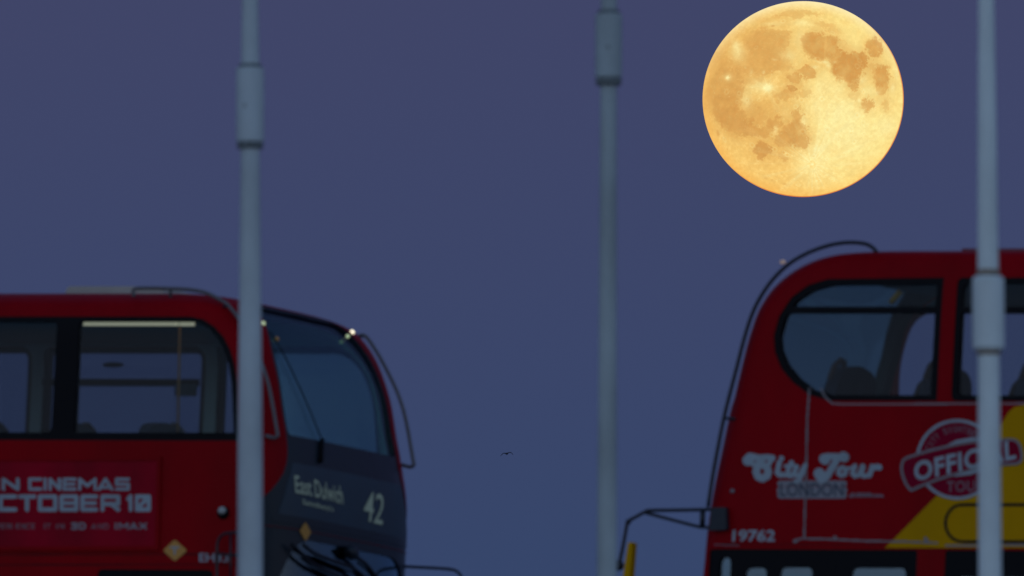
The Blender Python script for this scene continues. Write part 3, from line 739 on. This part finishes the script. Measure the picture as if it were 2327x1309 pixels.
# round badge
B2 = lambda x, y: (2000 + x / 3.364, 920 + y / 3.364)
ec = B2(592, 418); rx, ry = 93, 91
px_plate(busR, rootR, 'badge_disc', arc(ec[0], ec[1], rx, 0, 351, 39, ry), 'crimson_badge', 0.0032, 0.0045)
sdec('badge_ring', seg_poly(arc(ec[0], ec[1], rx - 3, 0, 360, 60, ry - 3), 3.4), 'white_print', 0.0065, 1.0)
ban = [B2(*p_) for p_ in [(245, 655), (205, 610), (172, 520), (175, 440), (230, 398), (450, 335), (700, 285), (960, 268), (1035, 272), (1070, 310), (1085, 370), (1082, 425), (1040, 450), (940, 458), (700, 500), (480, 560), (330, 615)]]
px_plate(busR, rootR, 'badge_banner', ban, 'crimson_badge', 0.0075, 0.009)
sdec('banner_outline', seg_poly([tuple(p_) for p_ in crom(ban + [ban[0]], 3)], 3.0), 'trim_grey', 0.0105, 1.0)
sdec('banner_highlight', [(*B2(500, 322), *B2(590, 285), 1.2, 4.5), (*B2(590, 285), *B2(700, 268), 4.5, 5), (*B2(700, 268), *B2(800, 262), 5, 3)], 'white_print', 0.0065, 1.0)
sdec('banner_highlight', [(*B2(580, 545), *B2(690, 522), 1.0, 4.0), (*B2(690, 522), *B2(800, 490), 4.0, 3)], 'white_print', 0.012, 1.0)
decal(busR, 'badge_lettering', text_geo('OFFICIAL', 0.03, 0.0, 1.08), 'white_print', 0.0115, rootR, [B2(270, 590), B2(1045, 415), B2(262, 440)])
decal(busR, 'badge_lettering', text_geo('TOUR', 0.015, 0.0, 1.1), 'faint_print', 0.0065, rootR, [B2(510, 668), B2(800, 660), B2(512, 585)])
# curved small lettering along the top of the badge
gs_v, gs_f = [], []
word = 'CITY SIGHTSEEING'
for i, ch in enumerate(word):
    if ch == ' ': continue
    an = R(-158 + 136 * i / (len(word) - 1)); vs, fs = text_geo(ch, 0.02)
    wq = 0.3 if ch == 'I' else 0.9
    n_ = len(gs_v)
    for u, v in vs:
        rr = 62 + 15 * v; a2 = an + (u - 0.5) * 0.135 * wq
        gs_v.append((ec[0] + rr * math.cos(a2), ec[1] + rr * math.sin(a2)))
    gs_f += [tuple(k + n_ for k in f) for f in fs]
decal(busR, 'badge_lettering', (np.array(gs_v), gs_f), 'faint_print', 0.0065, rootR)
# mirror bracket, arms and yellow mirror
px_plate(busR, rootR, 'mirror_bracket', roundpoly([(1622, 1155), (1655, 1153), (1657, 1205), (1617, 1207)], 4, 3), 'black_gloss', -0.01, 0.045)
q = lambda px, py: pt(busR, px, py, -0.02)
am = MB().tube(smooth([q(1630, 1157), q(1560, 1159), q(1480, 1160), q(1466, 1163), q(1450, 1172), q(1428, 1184), q(1424, 1196), q(1416, 1240), q(1406, 1288)], 4), 0.014, 10).build('mirror_arm', 'rail_black', rootR, True)
MB().tube(smooth([q(1622, 1199), q(1598, 1198), q(1580, 1195), q(1530, 1182), q(1466, 1165)], 4), 0.013, 10).build('mirror_stay', 'rail_black', am, True)
MB().tube([q(1597, 1158), q(1596, 1199)], 0.022, 8).build('mirror_clamp', 'rail_black', am, True)
MB().sphere(q(1406, 1285), 0.042, 12).build('mirror_joint', 'rail_black', am, True)
MB().sphere(q(1428, 1186), 0.022, 12).build('mirror_joint', 'rail_black', am, True)
MB().prism([tuple(v_) for v_ in roundpoly([q(1431, 1234).xz, q(1441, 1232).xz, q(1430, 1370).xz, q(1411, 1370).xz], 0.015, 4)], lambda u, v, d: (u, 1.25 + d, v), -0.05, 0.03).build('wing_mirror', 'yellow_paint', am)
# guard rails
gp = [(1992, 572), (1982, 562), (1966, 554), (1932, 551), (1895, 555), (1860, 565), (1825, 580), (1790, 602), (1757, 634), (1730, 672), (1709, 714), (1691, 770), (1673, 840), (1656, 905), (1645, 950), (1631, 1020), (1619, 1085), (1609, 1152)]
base = [pt(busR, *p_, -0.02) for p_ in gp]
for sg in (1, -1):
    gr = MB().tube(smooth([(p_.x, sg * p_.y, p_.z) for p_ in (base if sg > 0 else base[8:])], 3), 0.0155, 10).build('guard_rail', 'rail_black', rootR, True)
    for i in (14,):
        p_ = base[i]; MB().tube([(p_.x, sg * p_.y, p_.z), (p_.x - 0.16, sg * (p_.y - 0.06), p_.z - 0.01)], 0.012).build('rail_bracket', 'rail_black', gr)
    p_ = pt(busR, 1784, 600, 0.0); MB().sphere((p_.x + 0.02, sg * p_.y, p_.z + 0.015), (0.026, 0.015, 0.016), 12).build('marker_lamp', 'lamp_peach', rootR, True)
p_ = pt(busR, 1664, 1116, 0.0); MB().sphere(p_, (0.02, 0.012, 0.018), 12).build('panel_fixing', 'trim_grey', rootR, True)
# interior: rails, seats
gpole(busR, rootR, (2024, 688), (2047, 662), -0.14, 'yellow_rail', 0.024)
gpole(busR, rootR, (1880, 651), (1898, 650), -0.25, 'orange_rail', 0.010)
sx0 = pt(busR, 1905, 880, -0.53).x
seats(rootR, [sx0 - 0.80 * k for k in range(10)], 2.12, h=1.16)
a_ = pt(busR, 2190, 558, -0.8)
MB().box(a_.x - 2.0, a_.x, -0.5, 0.5, 4.28, a_.z - 0.025).build('roof_hatch', 'hatch_red', rootR)
for sg in (1, -1):
    seam(busR, rootR, (1640, 1236), (2010, 1239), 'black_rubber', 0.7) if sg > 0 else None

# ================================================================== POLES
def pole(d, centre_top, centre_bot, prof, bands, label, screws=(), paint='pole_paint'):
    """prof: [(photo y, photo width)] measured on the shaft"""
    k = d / FPX
    top = P(centre_top, 0, d); bot = P(centre_bot, 1309, d)
    ax = lambda z: Vector((bot.x + (top.x - bot.x) * (z - bot.z) / (top.z - bot.z), bot.y, z))
    zof = lambda py: P(centre_top, py, d).z
    base = ax(0.0)
    root = empty('tall_pole', label, 'pole', Matrix.Translation(base), 'tall painted poles in front of the bridge')
    loc = lambda z: ax(z) - base
    def lathe(rows, name, m, parent=root, n=32):
        vs = []; fs = []
        for z, r in rows:
            c_ = loc(z)
            for i in range(n):
                an = 2 * math.pi * i / n; vs.append((c_.x + r * math.cos(an), c_.y + r * math.sin(an), c_.z))
        for j in range(len(rows) - 1):
            for i in range(n): fs.append((j * n + i, j * n + (i + 1) % n, (j + 1) * n + (i + 1) % n, (j + 1) * n + i))
        fs.append(tuple(reversed(range(n)))); fs.append(tuple((len(rows) - 1) * n + i for i in range(n)))
        me_ = mesh_obj(name, vs, fs, m, parent)
        finish_smooth(me_); return me_
    rows = [(0.05, prof[0][1] * k * 0.5 * 1.5)] + [(zof(py), wd * k / 2) for py, wd in prof]
    zt_ = zof(prof[-1][0]); rows += [(zt_ + 3.0, prof[-1][1] * k / 2 * 0.85)]
    lathe(rows, 'shaft', paint)
    lathe([(0.0, 0.22), (0.03, 0.22), (0.035, 0.14), (0.12, 0.12)], 'base_plate', 'pole_band')
    c_ = loc(zt_ + 3.05); MB().sphere(c_, 0.07, 16).build('finial', paint, root, True)
    for (ya, yb, wd, m, nm, lip) in bands:
        z1_, z0_ = zof(ya), zof(yb); r = wd * k / 2; l_ = lip * k
        lathe([(z0_, r - l_), (z0_ + l_, r), (z1_ - l_, r), (z1_, r - l_)], nm, paint if m == 'pole_paint' else m)
    for (sx_, sy_) in screws:
        z = zof(sy_); xx = P(sx_, sy_, d).x - base.x; r = bands[0][2] * k / 2; dx = xx - loc(z).x
        MB().sphere((xx, loc(z).y - math.sqrt(max(0, r * r - dx * dx)), z), 3.6 * k, 10).build('set_screw', 'pole_band', root, True)
    return root
def finish_smooth(o, angle=40):
    bm = bmesh.new(); bm.from_mesh(o.data)
    for f in bm.faces: f.smooth = True
    for ed in bm.edges:
        if len(ed.link_faces) == 2 and ed.calc_face_angle(0) > R(angle): ed.smooth = False
    bm.to_mesh(o.data); bm.free()
pole(112, 567, 568.5, [(1309, 58), (1000, 56), (600, 49), (330, 44), (140, 43), (0, 38)],
     [(143, 314, 64, 'pole_paint', 'sleeve', 2), (134, 143, 52, 'pole_band', 'sleeve_seal', 2), (314, 329, 60, 'pole_band', 'sleeve_seal', 3)],
     'pale grey pole in front of the front corner of the bus with the cinema advert', [(555, 232)])
pole(113, 1384, 1379, [(1309, 46), (1000, 43), (600, 40), (182, 38), (10, 37), (0, 37)],
     [(19, 166, 61, 'pole_paint', 'sleeve', 2), (10, 19, 50, 'pole_band', 'sleeve_seal', 2), (166, 183, 59, 'pole_band', 'sleeve_seal', 3)],
     'pale grey pole standing alone against the sky between the two buses', [(1382, 97)], 'pole_paint_worn')
pole(100, 2244, 2250, [(1309, 53), (1000, 51), (800, 49), (600, 48), (300, 44), (0, 37)],
     [(622, 792, 73, 'pole_paint', 'sleeve', 6), (606, 622, 52, 'pole_rust', 'sleeve_seal', 2), (792, 805, 58, 'pole_rust', 'sleeve_seal', 6)],
     'thickest pale pole, in front of the yellow and red bus with City Tour lettering', (), 'pole_paint_pale')

# ================================================================== MOON
def fbm2(X, Y, seed, octs=5, f0=1.0):
    rng = np.random.RandomState(seed); T = rng.rand(256, 256); out = np.zeros_like(X); amp = 1.0; tot = 0
    f = f0
    for o_ in range(octs):
        x = X * f + 37.1 * o_ + 500; y = Y * f + 91.7 * o_ + 500; xi = np.floor(x).astype(int); yi = np.floor(y).astype(int)
        fx = x - xi; fy = y - yi; fx = fx * fx * (3 - 2 * fx); fy = fy * fy * (3 - 2 * fy)
        g = lambda a_, b_: T[(xi + a_) % 256, (yi + b_) % 256]
        out += amp * ((g(0, 0) * (1 - fx) + g(1, 0) * fx) * (1 - fy) + (g(0, 1) * (1 - fx) + g(1, 1) * fx) * fy); tot += amp; amp *= 0.55; f *= 2.1
    return out / tot
def moon():
    d = 20000.0; px, py = 1825.2, 225.3; rad = 228.6 * d / FPX
    NR, NT = 230, 520
    ang = list(np.linspace(0, math.pi / 2, NR)[1:]) + list(np.linspace(math.pi / 2, math.pi, 16)[1:-1])
    # more rings where the disc is seen: spacing in sin(angle)
    vs = [(0, -1, 0)]
    th = np.arange(NT) * 2 * math.pi / NT
    for a_ in ang:
        s_, c_ = math.sin(a_), math.cos(a_)
        vs += [(s_ * math.cos(t), -c_, s_ * math.sin(t)) for t in th]
    vs.append((0, 1, 0)); V = np.array(vs); nr = len(ang); fs = [(0, 1 + k, 1 + (k + 1) % NT) for k in range(NT)]
    for i in range(nr - 1):
        b0 = 1 + i * NT; b1 = b0 + NT
        fs += [(b0 + k, b1 + k, b1 + (k + 1) % NT, b0 + (k + 1) % NT) for k in range(NT)]
    b0 = 1 + (nr - 1) * NT; fs += [(b0 + k, len(vs) - 1, b0 + (k + 1) % NT) for k in range(NT)]
    # surface tones plus painted limb haze, in disc coordinates (650-unit radius)
    X = 698 + V[:, 0] * 650; Y = 641 - V[:, 2] * 634
    w1 = fbm2(X, Y, 1, 6, 1 / 60.) - .5; w2 = fbm2(X, Y, 2, 6, 1 / 60.) - .5; w3 = fbm2(X, Y, 3, 5, 1 / 20.) - .5; w4 = fbm2(X, Y, 4, 5, 1 / 20.) - .5
    w5 = fbm2(X, Y, 31, 4, 1 / 9.) - .5; w6 = fbm2(X, Y, 32, 4, 1 / 9.) - .5
    XW = X + 70 * w1 + 42 * w3 + 20 * w5; YW = Y + 70 * w2 + 42 * w4 + 20 * w6
    maria = [(195, 610, 125, 200, 8, 0.85), (150, 450, 70, 130, 15, 0.62), (240, 480, 110, 110, 15, 0.62), (250, 770, 125, 85, 25, 1.0), (330, 830, 115, 60, 10, 0.95), (190, 690, 110, 110, 0, 0.9), (230, 350, 70, 80, 30, .45),
             (455, 300, 135, 115, 0, 0.78), (540, 245, 85, 65, 0, 0.70), (400, 400, 150, 100, 0, 0.72), (520, 420, 110, 60, -10, 0.70), (330, 500, 100, 70, 0, 0.62), (370, 250, 60, 60, 0, .6), (560, 330, 45, 60, 0, .6),
             (650, 98, 170, 22, -6, 0.50), (470, 130, 90, 18, -20, 0.42), (310, 205, 90, 16, -35, 0.42), (850, 175, 90, 26, 15, .45), (580, 150, 100, 14, -5, .3),
             (815, 300, 122, 86, 0, 0.95), (745, 255, 50, 48, 0, .85), (985, 445, 112, 95, 15, 1.15), (1060, 390, 65, 60, 0, 1.05), (915, 370, 60, 50, 0, 1.0), (1020, 540, 42, 45, 0, 0.95), (940, 300, 35, 50, -20, .55),
             (1163, 310, 46, 70, -32, 0.95), (1195, 495, 66, 68, 0, 0.95), (1210, 570, 42, 45, 0, 0.8), (1110, 682, 50, 44, 0, 0.85), (1020, 610, 38, 30, 0, .5), (1235, 690, 30, 36, 0, .55), (1150, 430, 34, 38, 0, .7), (1245, 620, 30, 60, 0, .4),
             (725, 465, 70, 38, 0, 0.9), (640, 500, 40, 26, 0, 0.95), (622, 575, 36, 34, 0, 1.1), (590, 625, 72, 38, 0, 0.8), (710, 605, 42, 30, 0, 0.6), (670, 540, 34, 26, 0, .6), (530, 600, 40, 30, 0, .45),
             (640, 855, 82, 95, 0, 0.98), (650, 745, 42, 54, 10, 0.9), (680, 915, 55, 42, 0, 1.05), (515, 790, 56, 42, 0, 0.9), (440, 850, 65, 40, 0, 0.9), (580, 900, 66, 52, 0, .9), (730, 880, 18, 30, 0, .6),
             (440, 968, 62, 54, 10, 1.15), (565, 1010, 32, 28, 0, .65), (500, 1000, 28, 20, 0, .6), (380, 745, 90, 65, 0, .68), (470, 690, 100, 50, 10, .55), (250, 880, 26, 32, 0, .65), (330, 700, 70, 60, 0, .6), (560, 720, 60, 50, 0, .4)]
    M_ = np.zeros(len(V))
    for cx, cy, ax, ay, an, st in maria:
        c_, s_ = math.cos(R(an)), math.sin(R(an)); dx = XW - cx; dy = YW - cy
        u = (dx * c_ + dy * s_) / ax; v = (-dx * s_ + dy * c_) / ay; q_ = np.sqrt(u * u + v * v)
        q_ = q_ + 0.22 * w3 + 0.30 * w5; k = np.clip((1.30 - q_) / 0.55, 0, 1); k = k * k * (3 - 2 * k) * st; M_ = np.maximum(M_, k) + 0.12 * np.minimum(M_, k)
    soft = np.zeros(len(V)); XS = X + 60 * w1 + 30 * w3; YS = Y + 60 * w2 + 30 * w4
    for cx, cy, ax, ay, an, st in maria:
        c_, s_ = math.cos(R(an)), math.sin(R(an)); dx = XS - cx; dy = YS - cy
        u = (dx * c_ + dy * s_) / (ax + 18); v = (-dx * s_ + dy * c_) / (ay + 18); soft = 1 - (1 - soft) * (1 - 0.30 * st * np.exp(-(u * u + v * v) ** 1.5 * 0.55))
    M_ = np.clip(M_ * (0.98 + 0.5 * (fbm2(X, Y, 41, 5, 1 / 45.) - .5)), 0, 1.2); M_ = np.clip(np.maximum(M_, soft), 0, 1.2)
    for cx, cy, ax, ay, an, st in [(148, 858, 11, 24, -12, .8), (505, 168, 13, 6, -10, .8), (840, 305, 8, 80, 3, -.12), (112, 840, 5, 9, 0, .4), (210, 965, 5, 9, -20, .4), (455, 1150, 14, 9, 20, .3), (497, 1162, 8, 7, 0, .3), (580, 1190, 22, 8, 10, .3)]:
        c_, s_ = math.cos(R(an)), math.sin(R(an)); dx = X - cx; dy = Y - cy
        u = (dx * c_ + dy * s_) / ax; v = (-dx * s_ + dy * c_) / ay; q_ = u * u + v * v; M_ = np.maximum(M_, 0) + st * np.exp(-q_ ** 2) * (1 if st < 0 else (1 - np.clip(M_, 0, 1)))
    # bright craters and rays
    Bt = np.zeros(len(V))
    for cx, cy, ax, ay, st in [(470, 570, 26, 22, .9), (420, 560, 95, 50, .55), (330, 650, 38, 55, .55), (212, 503, 14, 12, 1.1), (212, 500, 36, 32, .4), (790, 965, 34, 26, .3), (840, 405, 25, 9, .7), (775, 435, 20, 12, .6), (860, 425, 16, 14, .6), (905, 400, 12, 8, .5),
                               (1080, 520, 35, 30, .4), (1125, 590, 45, 30, .35), (1180, 600, 14, 12, .5), (1275, 570, 14, 28, .5), (1060, 650, 10, 9, .6), (520, 840, 16, 28, .5), (700, 790, 24, 34, .45), (365, 465, 12, 16, .4), (445, 465, 8, 10, .6), (515, 385, 14, 8, .5), (280, 340, 50, 55, .6), (265, 290, 24, 30, .5),
                               (600, 360, 60, 34, .45), (680, 250, 40, 60, .35), (690, 150, 70, 22, .4), (500, 155, 70, 14, .35), (1240, 820, 60, 70, .35), (850, 560, 120, 70, .35), (930, 700, 160, 90, .4), (900, 900, 200, 160, .35), (1050, 850, 160, 140, .3), (780, 700, 70, 90, .25), (1300, 470, 12, 50, .3)]:
        q_ = ((X + 14 * w3 - cx) / ax) ** 2 + ((Y + 14 * w4 - cy) / ay) ** 2; Bt += st * np.exp(-q_)
    tx, ty = 755, 1060; dx = X - tx; dy = (Y - ty); rr = np.hypot(dx, dy) + 1; an = np.arctan2(dy, dx)
    ray = fbm2(an * 9 + 3, rr * 0.004, 7, 4, 1.0); ray = np.clip((ray - .50) * 5, 0, 1)
    Bt += ray * np.exp(-rr / 330) * 0.42 + 0.45 * np.exp(-(rr / 120) ** 2) - 0.35 * np.exp(-((rr - 18) / 7) ** 2) + 0.3 * np.exp(-(rr / 9) ** 2)
    an2 = np.arctan2(Y - 570, X - 470); r2 = np.hypot(X - 470, Y - 570); ray2 = np.clip((fbm2(an2 * 7, r2 * .01, 9, 3, 1) - .52) * 6, 0, 1); Bt += ray2 * np.exp(-r2 / 110) * .22
    tex = fbm2(X, Y, 11, 5, 1 / 16.) - .5; big = fbm2(X, Y, 12, 4, 1 / 130.) - .5; fine = fbm2(X, Y, 13, 3, 1 / 6.) - .5
    sp = np.clip(fbm2(X, Y, 17, 2, 1 / 7.) - .76, 0, 1) * 4
    # craters as small ring specks in the southern highlands
    rng = np.random.RandomState(5)
    for _ in range(150):
        t_ = rng.rand() * 6.28; r_ = math.sqrt(rng.rand()) * 620; cx = 698 + r_ * math.cos(t_); cy = 641 + r_ * math.sin(t_)
        if cy < 560 and rng.rand() < .6: continue
        cr = 4 + rng.rand() ** 2 * 12; lim = max(0.25, math.sqrt(max(0, 1 - (r_ / 650) ** 2))); du = (X - cx) * math.cos(t_) + (Y - cy) * math.sin(t_); dv = -(X - cx) * math.sin(t_) + (Y - cy) * math.cos(t_)
        q_ = np.hypot(du / lim, dv) / cr; Bt += 0.28 * np.exp(-((q_ - 1) / .4) ** 2) - 0.25 * np.exp(-(q_ / .7) ** 2)
    hl = np.array([254, 226, 140.]); mr_ = np.array([217, 161, 86.]); br = np.array([255, 242, 172.]); orr = np.array([247, 197, 108.])
    left = np.clip((830 - X + 0.30 * (Y - 500) + 260 * w1 + 90 * w3) / 430, 0, 1)[:, None] * 0.80
    base = hl * (1 - left) + orr * left
    mot = fbm2(X + 60 * w1, Y + 60 * w2, 21, 6, 1 / 70.) - .5; mot2 = fbm2(an * 4 + 50, rr * 0.012, 33, 4, 1.0) - .5
    dull = np.clip(0.32 + 1.6 * mot + 0.9 * mot2 * np.exp(-rr / 500) + 0.22 * np.clip((760 - X) / 300, -1, 1), 0, 1)[:, None] * 0.50
    base = base * (1 - dull) + np.array([244, 194, 106.]) * dull
    m_ = np.clip(M_ * 0.96 + 0.30 * tex * np.clip(M_ * 2, 0, 1) + 0.35 * big * np.clip(M_ * 2, 0, 1) + 0.25 * fine * np.clip(M_, 0, 1), 0, 1.15)[:, None]
    mar = mr_ * 1.0
    col = base * (1 - m_) + mar * m_
    b_ = np.clip(Bt * (1 - 0.45 * np.clip(M_, 0, 1)) + 0.5 * np.clip(tex, 0, 1) * (1 - np.clip(M_, 0, 1)) + sp * .4, 0, 1)[:, None]
    col = col * (1 - b_) + br * b_
    col *= (1 + 0.10 * tex + 0.045 * fine + 0.02 * big)[:, None]
    rd = np.hypot(V[:, 0], V[:, 2])  # limb tints below put atmospheric haze and reddening into the moon's colour
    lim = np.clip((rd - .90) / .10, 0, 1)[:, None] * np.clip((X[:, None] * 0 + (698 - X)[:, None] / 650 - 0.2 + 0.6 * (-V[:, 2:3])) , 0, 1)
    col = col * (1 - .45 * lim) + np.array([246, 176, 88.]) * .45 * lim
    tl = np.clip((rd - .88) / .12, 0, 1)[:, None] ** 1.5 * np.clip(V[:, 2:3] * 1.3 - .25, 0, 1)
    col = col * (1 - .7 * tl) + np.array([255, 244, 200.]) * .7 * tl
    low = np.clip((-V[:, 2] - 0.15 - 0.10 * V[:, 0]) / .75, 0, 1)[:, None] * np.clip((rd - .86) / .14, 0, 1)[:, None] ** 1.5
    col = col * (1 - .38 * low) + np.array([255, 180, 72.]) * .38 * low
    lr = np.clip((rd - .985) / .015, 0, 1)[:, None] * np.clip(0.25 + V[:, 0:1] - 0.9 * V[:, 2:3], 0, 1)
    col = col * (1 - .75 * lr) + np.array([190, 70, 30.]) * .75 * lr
    col = np.clip(col, 0, 255) / 255
    colL = np.where(col <= .04045, col / 12.92, ((col + .055) / 1.055) ** 2.4)
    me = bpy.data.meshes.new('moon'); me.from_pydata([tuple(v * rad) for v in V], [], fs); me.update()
    at = me.color_attributes.new('disc_color', 'FLOAT_COLOR', 'POINT'); buf = np.ones((len(V), 4), np.float32); buf[:, :3] = colL; at.data.foreach_set('color', buf.ravel())
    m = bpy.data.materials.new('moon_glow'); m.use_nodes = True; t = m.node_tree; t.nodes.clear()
    o_ = t.nodes.new('ShaderNodeOutputMaterial'); em = t.nodes.new('ShaderNodeEmission'); ca = t.nodes.new('ShaderNodeVertexColor'); ca.layer_name = 'disc_color'
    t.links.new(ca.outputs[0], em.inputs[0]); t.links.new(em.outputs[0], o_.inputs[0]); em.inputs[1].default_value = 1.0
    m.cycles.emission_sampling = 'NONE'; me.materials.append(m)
    for p_ in me.polygons: p_.use_smooth = True
    o = link(bpy.data.objects.new('moon', me)); o.location = P(px, py, d); o.scale = (1, 1, 0.974)
    # turn the mapped face towards the camera
    o.rotation_euler = (math.atan2((o.location - CAM).z, (o.location - CAM).y), 0, -math.atan2(o.location.x, o.location.y))
    o['label'] = 'full golden moon with dark patches, hanging above the red and yellow bus'; o['category'] = 'moon'
moon()

# ================================================================== GULL
def gull():
    d = 1500.0; k = d / FPX; c0 = P(1152, 1031.3, d)
    pts_ = {'b': [(0, -0.24, 0.01), (0, -0.12, 0.0), (0, 0.05, 0.0), (0, 0.20, -0.01), (0, 0.30, 0)]}
    vs = [(0.02, -.27, .01), (0.01, -.17, 0.0), (0, 0, 0), (-0.02, .15, 0), (-0.02, .27, 0)]
    rad = [(.025, .03), (.045, .045), (.075, .065), (.05, .045), (.05, .012)]
    es = [(0, 1), (1, 2), (2, 3), (3, 4)]
    wl = [(-7.5, 1.8, .05), (-12, -3.2, .04), (-15.2, -5.0, .018)]; wl = [(-4, 1.2, .055), (-8, 1.6, .05), (-11.5, -1.5, .04), (-15.4, -5.2, .014)]
    wr = [(3.5, 2.6, .055), (7.5, 3.6, .05), (10.5, 2.0, .045), (15, -2.8, .018)]
    for W_ in (wl, wr):
        prev = 2
        for i, (x, y, r) in enumerate(W_):
            vs.append((x * k, 0.02 + 0.015 * i, y * k)); rad.append((r * 1.5, r * 0.55)); es.append((prev, len(vs) - 1)); prev = len(vs) - 1
    me = bpy.data.meshes.new('g'); me.from_pydata(vs, es, []); o = bpy.data.objects.new('g', me); COL.objects.link(o)
    md = o.modifiers.new('s', 'SKIN'); 
    if not me.skin_vertices: 
        bm = bmesh.new(); bm.from_mesh(me); bm.verts.layers.skin.verify(); bm.to_mesh(me); bm.free()
    for i, r in enumerate(rad): me.skin_vertices[0].data[i].radius = r
    me.skin_vertices[0].data[2].use_root = True
    ms = o.modifiers.new('u', 'SUBSURF'); ms.levels = 1
    dg = bpy.context.evaluated_depsgraph_get(); m2 = bpy.data.meshes.new_from_object(o.evaluated_get(dg)); bpy.data.objects.remove(o); bpy.data.meshes.remove(me)
    m2.materials.clear(); m2.materials.append(MATS['bird_dark'])
    o = link(bpy.data.objects.new('seagull', m2)); o.location = c0
    o['label'] = 'tiny dark seagull gliding with arched wings in the sky between the buses'; o['category'] = 'bird'
gull()

# ================================================================== BRIDGE, QUAY, RIVER
dR = ML.inverted() @ OR
yc = dR.y
br = empty('road_bridge', 'grey road bridge carrying the two buses', 'bridge', ML @ Matrix.Translation((0, 0, min(0.0, dR.z) - 0.004)))
print('RIGHT BUS in left frame', dR)
ya_, yb_ = yc - 3.6, 4.0
MB().box(-70, 60, ya_, yb_, -1.1, 0.0).build('deck', 'asphalt', br)
for s0, s1 in ((ya_, ya_ + 1.6), (yb_ - 1.6, yb_)):
    MB().box(-70, 60, s0, s1, 0.004, 0.13).build('footway', 'concrete', br)
for yy in (ya_ + 0.15, yb_ - 0.15):
    p_ = MB().box(-70, 60, yy - 0.08, yy + 0.08, 1.05, 1.15); 
    o = p_.build('parapet_rail', 'parapet_paint', br)
    b2 = MB()
    for i in range(0, 131, 2): b2.box(-70 + i - 0.05, -70 + i + 0.05, yy - 0.05, yy + 0.05, 0.13, 1.05)
    b2.box(-70, 60, yy - 0.04, yy + 0.04, 0.3, 0.36)
    b2.build('parapet_posts', 'parapet_paint', o)['kind'] = 'stuff'
b2 = MB()
for i in range(0, 130, 6): b2.box(-70 + i, -66 + i, yc / 2 - 0.05 + 0.1, yc / 2 + 0.15, 0.0042, 0.008)
b2.build('lane_markings', 'line_paint', br)
for i in (-45, -5, 40):
    MB().prism(roundpoly([(i - 1.5, ya_ + 0.5), (i + 1.5, ya_ + 0.5), (i + 1.5, yb_ - 0.5), (i - 1.5, yb_ - 0.5)], 1.2), lambda u, v, d: (u, v, d), -22, -1.1).build('pier', 'concrete', br)
o = MB().box(-300, 300, -60, 126, -4.0, 0.0).build('quay', 'concrete'); o['kind'] = 'structure'
o = mesh_obj('river', [(-20000, 100, -3.2), (20000, 100, -3.2), (20000, 40000, -3.2), (-20000, 40000, -3.2)], [(0, 1, 2, 3)], 'water'); o['kind'] = 'structure'
o = mesh_obj('ground', [(-20000, -20000, -3.6), (20000, -20000, -3.6), (20000, 45000, -3.6), (-20000, 45000, -3.6)], [(0, 1, 2, 3)], 'concrete'); o['kind'] = 'structure'
